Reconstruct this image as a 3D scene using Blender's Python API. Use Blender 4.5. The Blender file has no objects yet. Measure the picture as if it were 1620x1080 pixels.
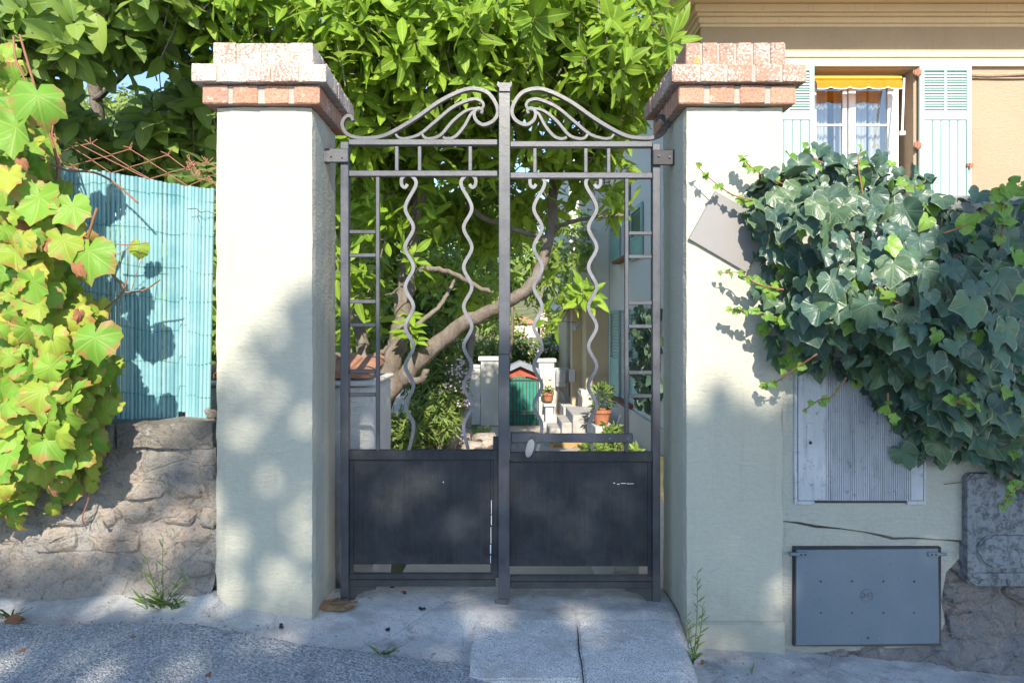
import bpy, bmesh, math, random
import numpy as np
from mathutils import Vector, Matrix, Quaternion, Euler, noise
random.seed(7); rng = np.random.default_rng(11)
R = math.radians
sc = bpy.context.scene
C = sc.collection

# ---------------------------------------------------------------- camera, sky, sun, exposure
F = 1000.0; CX, CY = 790.0, 513.0          # focal length and principal point in photo pixels
CAM = Vector((0.0, -2.86, 1.235))
cam = bpy.data.cameras.new('camera'); cam_o = bpy.data.objects.new('camera', cam); C.objects.link(cam_o)
cam.sensor_width = 36.0; cam.lens = 36.0*F/1620.0
cam.shift_x = (810-CX)/1620.0; cam.shift_y = -(540-CY)/1620.0
cam.clip_start = 0.05; cam.clip_end = 1200
cam_o.location = CAM; cam_o.rotation_euler = (R(90), 0, 0)
sc.camera = cam_o
SUN = Vector((-0.045, 0.82, -0.57)).normalized()   # direction the light travels
world = bpy.data.worlds.new('World'); sc.world = world; world.use_nodes = True
wn = world.node_tree.nodes; bg = wn['Background']
sky = wn.new('ShaderNodeTexSky'); sky.sky_type = 'NISHITA'; sky.sun_disc = False
sky.sun_elevation = math.asin(-SUN.z)
sky.sun_rotation = math.atan2(-SUN.x, -SUN.y)
sky.air_density = 1.0; sky.dust_density = 0.25; sky.ozone_density = 2.6; sky.altitude = 50
world.node_tree.links.new(sky.outputs[0], bg.inputs[0]); bg.inputs[1].default_value = 0.145
sun = bpy.data.lights.new('sun', 'SUN'); sun_o = bpy.data.objects.new('sun', sun); C.objects.link(sun_o)
sun.energy = 4.2; sun.angle = R(0.53); sun.color = (1.0, 0.91, 0.76)
sun_o.rotation_euler = SUN.to_track_quat('-Z', 'Y').to_euler(); sun_o.location = (0, -20, 15)
sc.view_settings.view_transform = 'Standard'; sc.view_settings.look = 'None'
sc.view_settings.gamma = 1.0; sc.view_settings.use_curve_mapping = False
sc.view_settings.exposure = 1.1
sc.render.engine = 'CYCLES'
sc.cycles.max_bounces = 6; sc.cycles.transparent_max_bounces = 12
sc.cycles.use_denoising = True

def P(px, py, d):                           # the point at distance d along the camera axis that shows at photo pixel px, py
    return Vector(((px-CX)*d/F, d+CAM.y, CAM.z+(CY-py)*d/F))
def PX(px, d): return (px-CX)*d/F
def PZ(py, d): return CAM.z+(CY-py)*d/F

# ---------------------------------------------------------------- linking
def wloc(o):
    v = Vector((0, 0, 0))
    while o: v = v + o.location; o = o.parent
    return v
def link(o, parent=None, matrix=None):
    C.objects.link(o)
    if parent is not None:
        o.parent = parent
        off = wloc(parent)
        o.matrix_local = Matrix.Translation(-off) @ (matrix if matrix else Matrix())
    elif matrix: o.matrix_world = matrix
    return o
def tag(o, label=None, cat=None, group=None, kind=None):
    if label: o['label'] = label
    if cat: o['category'] = cat
    if group: o['group'] = group
    if kind: o['kind'] = kind
    return o
def thing(name, label, cat, loc=(0, 0, 0), group=None):
    o = bpy.data.objects.new(name, None); o.empty_display_size = .1; C.objects.link(o); o.location = loc
    return tag(o, label, cat, group)
def mesh_of(name, bm, mats, smooth=False):
    me = bpy.data.meshes.new(name)
    bmesh.ops.recalc_face_normals(bm, faces=bm.faces[:]) if not smooth == 'keep' else None
    bm.to_mesh(me); bm.free()
    for m in (mats if isinstance(mats, (list, tuple)) else [mats]): me.materials.append(m)
    if smooth is True: me.polygons.foreach_set('use_smooth', [True]*len(me.polygons))
    return me
def obj(name, bm, mats, parent=None, smooth=False, matrix=None):
    me = bm if isinstance(bm, bpy.types.Mesh) else mesh_of(name, bm, mats, smooth)
    return link(bpy.data.objects.new(name, me), parent, matrix)
def B(): return bmesh.new()

# ---------------------------------------------------------------- shapes
def box(bm, x0, x1, y0, y1, z0, z1, bev=0, M=None, seg=1):
    x0, x1 = min(x0, x1), max(x0, x1); y0, y1 = min(y0, y1), max(y0, y1); z0, z1 = min(z0, z1), max(z0, z1)
    vs = [bm.verts.new((x, y, z)) for x in (x0, x1) for y in (y0, y1) for z in (z0, z1)]
    fs = [(0, 1, 3, 2), (4, 6, 7, 5), (0, 4, 5, 1), (2, 3, 7, 6), (0, 2, 6, 4), (1, 5, 7, 3)]
    ff = [bm.faces.new([vs[i] for i in f]) for f in fs]
    geom = vs
    if bev:
        es = list({e for f in ff for e in f.edges})
        r = bmesh.ops.bevel(bm, geom=es, offset=bev, segments=seg, affect='EDGES', profile=.6)
        geom = list({v for f in r['faces'] for v in f.verts})
    if M is not None: bmesh.ops.transform(bm, matrix=M, verts=geom)
    return geom
def bx(name, x0, x1, y0, y1, z0, z1, mat, parent=None, bev=.003, **k):
    bm = B(); box(bm, x0, x1, y0, y1, z0, z1, bev); return obj(name, bm, mat, parent, **k)
def sweep(bm, pts, prof, up=None, caps=True):   # profile: list of (a,b); a along side, b along binormal; scalars per point allowed via prof(i)
    pts = [Vector(p) for p in pts]; n = len(pts); rings = []
    ref = Vector(up) if up else None
    prev = None
    for i, p in enumerate(pts):
        t = (pts[min(i+1, n-1)]-pts[max(i-1, 0)]).normalized()
        if ref is not None: b = ref; a = t.cross(b).normalized()
        else:
            if prev is None:
                b = t.orthogonal().normalized()
            else: b = (prev-t*prev.dot(t)).normalized()
            prev = b; a = t.cross(b).normalized()
        pr = prof(i/(max(n-1, 1))) if callable(prof) else prof
        rings.append([bm.verts.new(p+a*u+b*v) for u, v in pr])
    m = len(rings[0])
    for i in range(n-1):
        for j in range(m):
            bm.faces.new((rings[i][j], rings[i][(j+1) % m], rings[i+1][(j+1) % m], rings[i+1][j]))
    if caps: bm.faces.new(rings[0][::-1]); bm.faces.new(rings[-1])
def circ(r, n=6): return [(r*math.cos(2*math.pi*k/n), r*math.sin(2*math.pi*k/n)) for k in range(n)]
def tube(bm, pts, r0, r1=None, n=6):
    r1 = r0 if r1 is None else r1
    sweep(bm, pts, lambda t: circ(r0+(r1-r0)*t, n))
def rect(w, h): return [(-w/2, -h/2), (w/2, -h/2), (w/2, h/2), (-w/2, h/2)]
def smooth_path(pts, n=6):                  # Catmull-Rom
    pts = [Vector(p) for p in pts]; out = []
    for i in range(len(pts)-1):
        p0, p1, p2, p3 = pts[max(i-1, 0)], pts[i], pts[i+1], pts[min(i+2, len(pts)-1)]
        for k in range(n):
            t = k/n
            out.append(.5*((2*p1)+(-p0+p2)*t+(2*p0-5*p1+4*p2-p3)*t*t+(-p0+3*p1-3*p2+p3)*t**3))
    out.append(pts[-1]); return out
def cyl(bm, c, r, h, axis='y', n=12, r2=None):
    c = Vector(c); ax = {'x': Vector((1, 0, 0)), 'y': Vector((0, 1, 0)), 'z': Vector((0, 0, 1))}[axis]
    tube(bm, [c-ax*h/2, c+ax*h/2], r, r2, n)
def lathe(bm, prof, c=(0, 0, 0), n=14):
    c = Vector(c); rings = []
    for r, z in prof: rings.append([bm.verts.new(c+Vector((r*math.cos(2*math.pi*k/n), r*math.sin(2*math.pi*k/n), z))) for k in range(n)])
    for a, b in zip(rings, rings[1:]):
        for k in range(n): bm.faces.new((a[k], a[(k+1) % n], b[(k+1) % n], b[k]))
    bm.faces.new(rings[0][::-1]); bm.faces.new(rings[-1])
def prism(bm, pts, y0, y1):                 # polygon in x,z extruded along y
    a = [bm.verts.new((x, y0, z)) for x, z in pts]; b = [bm.verts.new((x, y1, z)) for x, z in pts]
    bm.faces.new(a); bm.faces.new(b[::-1]); n = len(a)
    for i in range(n): bm.faces.new((a[i], b[i], b[(i+1) % n], a[(i+1) % n]))
def sheet(bm, xs, ys, zf, thick=0):
    g = [[bm.verts.new((x, y, zf(x, y))) for y in ys] for x in xs]
    for i in range(len(xs)-1):
        for j in range(len(ys)-1): bm.faces.new((g[i][j], g[i+1][j], g[i+1][j+1], g[i][j+1]))
    return g
def fr(p, s=1.0, o=4): return noise.fractal(Vector(p)*s, .9, 2.1, o)
def lerp(a, b, t): return a+(b-a)*t
def interp(x, xs, ys): return float(np.interp(x, xs, ys))

# ---------------------------------------------------------------- materials
class NB:
    def __init__(s, name, rough=.8, spec=.3, metal=0):
        s.m = bpy.data.materials.new(name); s.m.use_nodes = True; s.t = s.m.node_tree; s.n = s.t.nodes; s.l = s.t.links
        s.b = s.n['Principled BSDF']; s.out = s.n['Material Output']
        s.b.inputs['Roughness'].default_value = rough; s.b.inputs['Specular IOR Level'].default_value = spec; s.b.inputs['Metallic'].default_value = metal
        s.tc = s.n.new('ShaderNodeTexCoord'); s._h = None
    def new(s, t, **k):
        n = s.n.new('ShaderNode'+t)
        for a, b in k.items(): setattr(n, a, b)
        return n
    def put(s, sock, v):
        if isinstance(v, bpy.types.NodeSocket): s.l.new(v, sock)
        else:
            if isinstance(v, (tuple, list)) and len(v) == 3 and sock.type == 'RGBA': v = (*v, 1)
            sock.default_value = v
    def co(s, sc=(1, 1, 1), src='Object', rnd=0):
        mp = s.new('Mapping'); mp.inputs['Scale'].default_value = sc if isinstance(sc, (tuple, list)) else (sc, sc, sc)
        if src == 'World':
            g = s.new('NewGeometry'); s.l.new(g.outputs['Position'], mp.inputs[0])
        else: s.l.new(s.tc.outputs[src], mp.inputs[0])
        if rnd:
            oi = s.new('ObjectInfo'); cm = s.new('CombineXYZ'); mm = s.math('MULTIPLY', oi.outputs['Random'], rnd)
            for i in range(3): s.l.new(mm, cm.inputs[i])
            s.l.new(cm.outputs[0], mp.inputs['Location'])
        return mp.outputs[0]
    def noise(s, scale=5, detail=5, rough=.6, co=None, dist=0):
        n = s.new('TexNoise'); s.put(n.inputs['Vector'], co if co is not None else s.co(src='World'))
        n.inputs['Scale'].default_value = scale; n.inputs['Detail'].default_value = detail; n.inputs['Roughness'].default_value = rough; n.inputs['Distortion'].default_value = dist
        return n.outputs['Fac']
    def voro(s, scale=20, feature='F1', co=None, out='Distance', rand=1):
        n = s.new('TexVoronoi', feature=feature); s.put(n.inputs['Vector'], co if co is not None else s.co(src='World')); n.inputs['Scale'].default_value = scale
        n.inputs['Randomness'].default_value = rand
        return n.outputs[out]
    def math(s, op, a, b=None, clamp=False):
        n = s.new('Math', operation=op, use_clamp=clamp); s.put(n.inputs[0], a)
        if b is not None: s.put(n.inputs[1], b)
        return n.outputs[0]
    def ramp(s, f, stops, interp='LINEAR'):
        n = s.new('ValToRGB'); s.put(n.inputs[0], f); e = n.color_ramp; e.interpolation = interp
        while len(e.elements) < len(stops): e.elements.new(.5)
        for el, (p, c) in zip(e.elements, stops):
            el.position = p; el.color = (c, c, c, 1) if isinstance(c, (int, float)) else (*c, 1)
        return n.outputs[0]
    def mix(s, f, a, b, mode='MIX'):
        n = s.new('Mix', data_type='RGBA', blend_type=mode); s.put(n.inputs[0], f); s.put(n.inputs[6], a); s.put(n.inputs[7], b); return n.outputs[2]
    def sep(s, v):
        n = s.new('SeparateXYZ'); s.put(n.inputs[0], v); return n.outputs
    def col(s, v): s.put(s.b.inputs['Base Color'], v); return s
    def rough(s, v): s.put(s.b.inputs['Roughness'], v); return s
    def bump(s, h, strength=.5, dist=.01):
        n = s.new('Bump'); n.inputs['Strength'].default_value = strength; n.inputs['Distance'].default_value = dist; s.put(n.inputs['Height'], h)
        if s._h: s.l.new(s._h, n.inputs['Normal'])
        s._h = n.outputs[0]; s.l.new(s._h, s.b.inputs['Normal']); return s

def plaster(name, base, dark, scale=1.0, bump=.6, stain=(.25, .23, .19)):
    n = NB(name, .92, .2)
    a = n.noise(1.8*scale, 6, .65); f = n.noise(60*scale, 4, .6); sp = n.noise(14*scale, 8, .7)
    c = n.mix(n.ramp(a, [(.3, 0), (.75, 1)]), base, dark)
    c = n.mix(n.ramp(sp, [(.66, 0), (.74, .55)]), c, stain)
    c = n.mix(n.ramp(f, [(.35, .15), (.6, 0)]), c, tuple(v*.6 for v in base))
    pz = n.sep(n.co(src='World'))[2]
    spl = n.math('ADD', pz, n.math('MULTIPLY', n.math('SUBTRACT', n.noise(7, 6, .7), .5), .6))
    c = n.mix(n.ramp(spl, [(.04, .4), (.24, 0)]), c, stain)
    rs = n.noise(5, 6, .65, n.co((6, 6, .35), 'World'))
    c = n.mix(n.ramp(rs, [(.56, 0), (.74, .22)]), c, stain)
    ck = n.voro(1.3, 'DISTANCE_TO_EDGE', n.mix(.16, n.co(src='World'), n.new('TexNoise').outputs['Color']))
    ckm = n.math('MULTIPLY', n.ramp(ck, [(0, 1), (.006, 0)]), n.ramp(n.noise(1.7, 2), [(.56, 0), (.66, .16)]))
    c = n.mix(ckm, c, tuple(v*.6 for v in stain))
    n.col(c)
    st = n.noise(30*scale, 5, .6, n.co((1, 1, 2.6), 'World'), .4)
    n.bump(st, bump, .012); n.bump(f, bump*.8, .004)
    return n.m
M = {}
M['pillar'] = plaster('pillar_plaster', (.475, .465, .385), (.415, .41, .35), 1.0, .4)
M['wallplaster'] = plaster('wall_plaster', (.45, .445, .385), (.39, .39, .35), 1.2, .7)
M['house'] = plaster('house_plaster', (.42, .305, .215), (.37, .265, .185), .8, .7, (.4, .28, .18))
M['frieze'] = plaster('frieze_paint', (.46, .335, .21), (.40, .29, .18), .9, .35, (.3, .2, .13))
M['cornice'] = plaster('cornice_paint', (.80, .60, .38), (.72, .53, .33), .9, .3, (.3, .2, .13))
M['band'] = plaster('band_paint', (.74, .64, .50), (.68, .58, .44), .7, .2, (.5, .4, .3))
M['white'] = plaster('white_render', (.64, .63, .60), (.50, .495, .475), 1.0, .6, (.4, .38, .34))
M['beige'] = plaster('beige_render', (.56, .44, .28), (.50, .40, .26), .8, .6, (.35, .28, .2))
M['pale'] = plaster('pale_render', (.66, .66, .63), (.60, .61, .60), .5, .4, (.45, .45, .44))

def brick_mat(name, lichen):
    n = NB(name, .9, .2)
    co = n.co(1, 'Object', 9.0)
    oi = n.new('ObjectInfo'); r = oi.outputs['Random']
    base = n.ramp(r, [(0, (.40, .215, .155)), (.5, (.45, .26, .19)), (1, (.35, .20, .16))])
    v = n.noise(9, 6, .65, n.co(src='World')); base = n.mix(n.ramp(v, [(.35, 0), (.7, .7)]), base, (.50, .27, .18))
    g = n.noise(130, 3, .6, n.co(src='World')); base = n.mix(n.ramp(g, [(.5, 0), (.62, .5)]), base, (.22, .09, .06))
    edge = n.noise(40, 4, .6, n.co(src='World')); base = n.mix(n.ramp(edge, [(.6, 0), (.68, .55)]), base, (.55, .48, .42))
    if lichen:
        base = n.mix(.55, base, (.30, .20, .155)); l1 = n.noise(120, 6, .72, n.co(src='World')); l2 = n.noise(5, 4, .6, n.co(src='World'))
        wx = n.sep(n.co(src='World'))[0]
        side = n.ramp(n.math('ADD', n.math('MULTIPLY', wx, .45), .5), [(0, .09), (1, -.02)])
        ll = n.math('ADD', n.math('ADD', l1, n.math('MULTIPLY', n.math('SUBTRACT', l2, .5), .35)), n.math('ADD', side, lichen-.06))
        base = n.mix(n.ramp(n.noise(30, 6, .7, n.co(src='World')), [(.55, 0), (.66, .8)]), base, (.12, .095, .08))
        base = n.mix(n.ramp(ll, [(.49, 0), (.57, .85)]), base, (.56, .53, .50))
        oy = n.noise(11, 2, .5, n.co(src='World')); base = n.mix(n.ramp(oy, [(.735, 0), (.75, .85)]), base, (.65, .30, .06))
    n.col(base); n.bump(n.noise(90, 5, .65, n.co(src='World')), .8, .006); n.bump(n.noise(18, 4, .6, n.co(src='World')), .4, .012)
    return n.m
M['brick'] = brick_mat('terracotta_brick', 0); M['lichen'] = brick_mat('lichen_brick', .03)
n = NB('mortar', .95, .1); n.col(n.mix(n.noise(25), (.42, .39, .345), (.27, .25, .225))); n.bump(n.noise(120, 4), .7, .004); M['mortar'] = n.m

def iron(name, c, rough, dust=.0):
    n = NB(name, rough, .75 if c[0] > .025 else .35)
    a = n.noise(9, 6, .7); b = n.noise(220, 3, .6); k = n.noise(45, 6, .75)
    cc = n.mix(n.ramp(a, [(.35, 0), (.75, 1)]), c, tuple(v*1.9+.012 for v in c))
    cc = n.mix(n.ramp(b, [(.7, 0), (.76, .45)]), cc, (.35, .35, .36))
    cc = n.mix(n.ramp(k, [(.655, 0), (.70, .6)]), cc, (.17, .085, .05)); sk = n.noise(8, 6, .7, n.co((9, 9, .5), 'World')); cc = n.mix(n.ramp(sk, [(.5, 0), (.75, .35)]), cc, tuple(v*2.2+.03 for v in c))
    pz = n.sep(n.co(src='World'))[2]; cc = n.mix(n.ramp(n.math('ADD', pz, n.math('MULTIPLY', n.math('SUBTRACT', n.noise(12, 6, .7), .5), .3)), [(.10, .5), (.26, 0)]), cc, (.12, .11, .10))
    n.col(cc); n.rough(n.ramp(a, [(.3, rough-.08), (.7, rough+.12)])); n.bump(n.noise(160, 3), .25, .002); n.bump(n.noise(35, 3), .15, .003)
    return n.m
M['iron'] = iron('black_iron_paint', (.026, .029, .040), .40); M['worn'] = iron('worn_iron_paint', (.085, .085, .098), .45)
M['panel'] = iron('black_sheet_paint', (.012, .0145, .019), .5)
M['dark'] = iron('dark_metal_and_gap_shade', (.02, .02, .024), .5)  # dark metal parts, and the painted shade in the door gaps
n = NB('chipped_white', .7); n.col((.72, .74, .76)); M['chip'] = n.m
n = NB('grey_cast_metal', .45, .5, .4); n.col(n.mix(n.noise(40), (.34, .34, .35), (.24, .24, .25))); M['castgrey'] = n.m
n = NB('galvanised_door', .55, .5, .25)
a = n.noise(3, 5, .6); s_ = n.voro(85); q = n.noise(15, 6, .7)
c = n.mix(n.ramp(a, [(.3, 0), (.7, 1)]), (.14, .18, .215), (.175, .215, .25))
c = n.mix(n.ramp(n.math('SUBTRACT', n.noise(190, 2, .5), 0), [(.28, .8), (.31, 0)]), c, (.04, .045, .05))
c = n.mix(n.ramp(q, [(.66, 0), (.8, .5)]), c, (.34, .33, .30)); n.col(c); n.bump(n.noise(70, 3), .12, .003); M['hatch'] = n.m
def weathered(name, c1, c2, stain, bumpy=.3, amt=.62):
    n = NB(name, .75, .35)
    a = n.noise(4, 7, .7); b = n.noise(38, 8, .78); st = n.noise(9, 6, .7, n.co((5, 5, .6), 'World'))
    c = n.mix(n.ramp(a, [(.3, 0), (.7, 1)]), c1, c2)
    c = n.mix(n.ramp(b, [(amt-.1, 0), (amt, .75)]), c, stain)
    c = n.mix(n.ramp(st, [(.5, 0), (.75, .6)]), c, stain)
    n.col(c); n.bump(b, bumpy, .003); return n.m
M['cabinet'] = weathered('weathered_grey_polyester', (.50, .52, .55), (.40, .42, .45), (.10, .11, .12), .35, .66)
M['mossgrey'] = weathered('lichened_grey_casting', (.22, .235, .255), (.17, .18, .195), (.045, .05, .05), .5, .58)
n = NB('grey_plate', .5, .4, .2); n.col(n.mix(n.noise(6, 4), (.25, .24, .235), (.20, .195, .195))); n.bump(n.noise(50, 4), .1, .003); M['plate'] = n.m
n = NB('teal_plastic_reed', .35, .5)
oi = n.new('ObjectInfo'); c = n.ramp(oi.outputs['Random'], [(0, (.10, .26, .31)), (.5, (.17, .36, .40)), (1, (.235, .43, .465))])
c = n.mix(n.ramp(n.noise(6, 4), [(.4, 0), (.75, .6)]), c, (.34, .50, .52)); c = n.mix(n.ramp(n.noise(60, 5, .7), [(.62, 0), (.7, .4)]), c, (.08, .22, .25)); n.col(c); M['reed'] = n.m
n = NB('green_tie_wire', .6); n.col((.03, .20, .14)); M['tie'] = n.m
n = NB('rusty_wire', .9, .2); n.col(n.mix(n.noise(40), (.40, .20, .14), (.26, .11, .07))); M['rust'] = n.m
def stone(name, c1, c2, c3, bs=1.0):
    n = NB(name, .95, .15)
    oi = n.new('ObjectInfo'); base = n.mix(oi.outputs['Random'], c1, c2)
    a = n.noise(5, 8, .7); b = n.noise(26, 8, .72); f = n.noise(110, 4, .65)
    c = n.mix(n.ramp(a, [(.42, 0), (.62, .9)]), base, c3)
    c = n.mix(n.ramp(b, [(.52, 0), (.64, .7)]), c, tuple(v*.38 for v in c1)); jt = n.voro(6.5, 'DISTANCE_TO_EDGE', n.mix(.10, n.co((1, 1, 1.7), 'World'), n.noise(5, 6, .7))); c = n.mix(n.math('MULTIPLY', n.ramp(jt, [(0, 1), (.035, 0)]), n.ramp(n.noise(3.3, 4, .6), [(.45, 0), (.6, .4)])), c, tuple(v*.3 for v in c1))
    c = n.mix(n.ramp(n.noise(13, 7, .7), [(.56, 0), (.66, .75)]), c, (.52, .50, .47))
    c = n.mix(n.ramp(f, [(.56, 0), (.66, .5)]), c, (.10, .09, .085))
    n.col(c); n.bump(b, .9*bs, .02); n.bump(f, .8*bs, .007); n.bump(n.ramp(jt, [(0, 0), (.05, 1)]), .6, .012); n.bump(n.noise(52, 6, .7), .6, .01); return n.m
M['stone'] = stone('rubble_stone', (.41, .385, .355), (.50, .42, .36), (.54, .42, .33))
M['bed'] = stone('rubble_mortar', (.45, .425, .395), (.47, .44, .41), (.54, .44, .36), 1.3)
M['stonegrey'] = stone('grey_rubble', (.27, .27, .28), (.32, .31, .31), (.36, .30, .26))
M['coping'] = stone('coping_stone', (.33, .30, .26), (.36, .33, .29), (.22, .20, .18))
n = NB('concrete', .93, .2)
a = n.noise(2.2, 7, .68); b = n.noise(18, 8, .7); f = n.noise(170, 3, .6)
c = n.mix(n.ramp(a, [(.35, 0), (.68, 1)]), (.56, .545, .52), (.42, .415, .405))
c = n.mix(n.ramp(b, [(.5, 0), (.62, .55)]), c, (.64, .62, .59)); c = n.mix(n.ramp(n.noise(7, 8, .75), [(.56, 0), (.64, .6)]), c, (.17, .155, .14))
c = n.mix(n.ramp(f, [(.56, 0), (.65, .5)]), c, (.12, .12, .115)); c = n.mix(n.ramp(n.noise(4.5, 8, .72, n.co((1, 1.8, 1), 'World')), [(.5, 0), (.6, .5)]), c, (.25, .235, .215)); c = n.mix(n.ramp(n.noise(1.4, 4, .6), [(.52, 0), (.56, .3)]), c, (.22, .22, .215)); n.col(c)
crk = n.voro(2.3, 'DISTANCE_TO_EDGE', n.mix(.12, n.co(src='World'), n.noise(3, 5, .7)))
n.bump(b, .6, .012); n.bump(f, .6, .004); n.bump(n.ramp(crk, [(0, 0), (.008, 1)]), .5, .006); M['concrete'] = n.m
n = NB('slab_concrete', .93, .2)
f = n.voro(230); b = n.noise(14, 7, .7)
c = n.mix(n.ramp(n.noise(2.5, 5), [(.3, 0), (.7, 1)]), (.72, .70, .67), (.62, .605, .58)); c = n.mix(n.ramp(n.noise(210, 3, .7), [(.5, 0), (.6, .75)]), c, (.14, .135, .13))
c = n.mix(n.ramp(b, [(.58, 0), (.7, .6)]), c, (.34, .32, .29)); c = n.mix(n.ramp(n.noise(5, 8, .75), [(.5, 0), (.62, .5)]), c, (.40, .375, .34)); n.col(c); n.bump(n.noise(210, 3, .7), .8, .003); n.bump(b, .3, .006); M['slab'] = n.m
n = NB('asphalt', .9, .25)
v = n.voro(165, out='Color'); g = n.sep(v)[0]
c = n.ramp(g, [(0, (.20, .21, .225)), (.45, (.37, .385, .40)), (.8, (.50, .505, .51)), (1, (.64, .63, .61))]); c = n.mix(n.ramp(n.noise(3, 5), [(.4, 0), (.8, .5)]), c, (.45, .44, .42)); c = n.mix(n.ramp(n.noise(9, 6, .7), [(.5, 0), (.7, .5)]), c, (.15, .155, .165)); n.col(c)
n.bump(n.voro(165), .8, -.008); n.bump(n.noise(60, 4), .6, .01); M['asphalt'] = n.m
n = NB('garden_soil', .95, .1); n.col(n.mix(n.ramp(n.noise(.9, 6, .7), [(.35, 0), (.65, 1)]), (.10, .15, .035), (.27, .22, .15))); n.bump(n.noise(12, 7, .75), 1, .08); M['soil'] = n.m
n = NB('garden_path', .9, .2); n.col(n.mix(n.ramp(n.noise(4, 7, .7), [(.35, 0), (.68, 1)]), (.50, .43, .34), (.38, .34, .29))); n.bump(n.noise(60, 5), .5, .006); M['path'] = n.m
def paint(name, c, rough=.55, var=.12, spec=.4):
    n = NB(name, rough, spec); n.col(n.mix(n.ramp(n.noise(7, 6, .7), [(.35, 0), (.75, 1)]), c, tuple(v*(1-var*2) for v in c))); n.bump(n.noise(45, 4), .12, .003); return n.m
n = NB('mint_shutter_paint', .6, .4); gr = n.noise(6, 5, .65, n.co((9, 9, .7), 'World'))
c = n.mix(n.ramp(gr, [(.35, 0), (.7, 1)]), (.38, .55, .515), (.32, .48, .445)); c = n.mix(n.ramp(n.noise(11, 2, .4), [(.74, 0), (.77, .5)]), c, (.24, .36, .33)); n.col(c); M['mint'] = n.m
M['teal'] = paint('green_shutter_paint', (.27, .47, .43)); M['winwhite'] = paint('white_window_paint', (.80, .80, .79), .4, .05); M['yellow'] = paint('yellow_canvas', (.78, .40, .03), .8, .08)
M['orange'] = paint('orange_canvas', (.62, .26, .06), .85, .08)
n = NB('curtain_cloth', .95, .1); n.col((.80, .80, .80)); tr = n.new('BsdfTranslucent'); tr.inputs[0].default_value = (.8, .8, .8, 1); ms = n.new('MixShader'); ms.inputs[0].default_value = .35
n.l.new(n.b.outputs[0], ms.inputs[1]); n.l.new(tr.outputs[0], ms.inputs[2]); n.l.new(ms.outputs[0], n.out.inputs[0]); M['curtain'] = n.m
n = NB('window_glass', .02, .5); gl = n.new('BsdfGlossy'); gl.inputs['Roughness'].default_value = .01; tp = n.new('BsdfTransparent'); tp.inputs[0].default_value = (.93, .95, .95, 1)
fz = n.new('Fresnel'); fz.inputs[0].default_value = 1.6; ms = n.new('MixShader'); n.l.new(n.math('ADD', fz.outputs[0], .06), ms.inputs[0]); n.l.new(tp.outputs[0], ms.inputs[1]); n.l.new(gl.outputs[0], ms.inputs[2]); n.l.new(ms.outputs[0], n.out.inputs[0]); M['glass'] = n.m
M['interior'] = paint('dim_room', (.10, .095, .09)); M['terracotta'] = paint('terracotta', (.40, .16, .085), .85, .2); M['redbrick'] = paint('red_brick_arch', (.42, .10, .06), .85, .2); M['slate'] = paint('blue_grey_slate', (.25, .28, .33), .8)
M['doorgreen'] = paint('green_sheet', (.02, .26, .19), .6, .15); M['meter'] = paint('grey_plastic', (.42, .45, .48), .5); M['mailbox'] = paint('cream_letterbox', (.58, .54, .44), .5); M['sillbrown'] = paint('brown_sill', (.22, .10, .06), .8)
M['step'] = paint('pale_step_stone', (.44, .42, .40), .85, .25); M['riser'] = paint('brown_riser', (.42, .27, .12), .85, .25); M['tile'] = paint('roof_tile', (.44, .22, .14), .9, .25); M['pink'] = paint('pink_render', (.68, .50, .44), .9, .08)
n = NB('bark', .95, .15); b1 = n.noise(9, 8, .72, n.co((1, 1, .35), 'World')); b2 = n.noise(45, 6, .7)
c = n.mix(n.ramp(b1, [(.38, 0), (.66, 1)]), (.15, .12, .095), (.26, .235, .205)); c = n.mix(n.ramp(b2, [(.55, 0), (.66, .6)]), c, (.12, .08, .055)); n.col(c); n.bump(b1, 1, .03); n.bump(b2, .8, .012); M['bark'] = n.m
M['twig'] = paint('red_brown_stem', (.30, .14, .075), .8, .2); M['greenstem'] = paint('green_stem', (.14, .22, .05), .7, .2); M['deadleaf'] = paint('dry_leaf', (.28, .12, .055), .9, .25); M['berry'] = paint('black_berry', (.012, .012, .02), .5); M['cork'] = paint('brown_cork', (.30, .19, .10), .95, .3)
M['lilac'] = paint('pale_lilac_petal', (.66, .52, .62), .8, .1)

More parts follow.
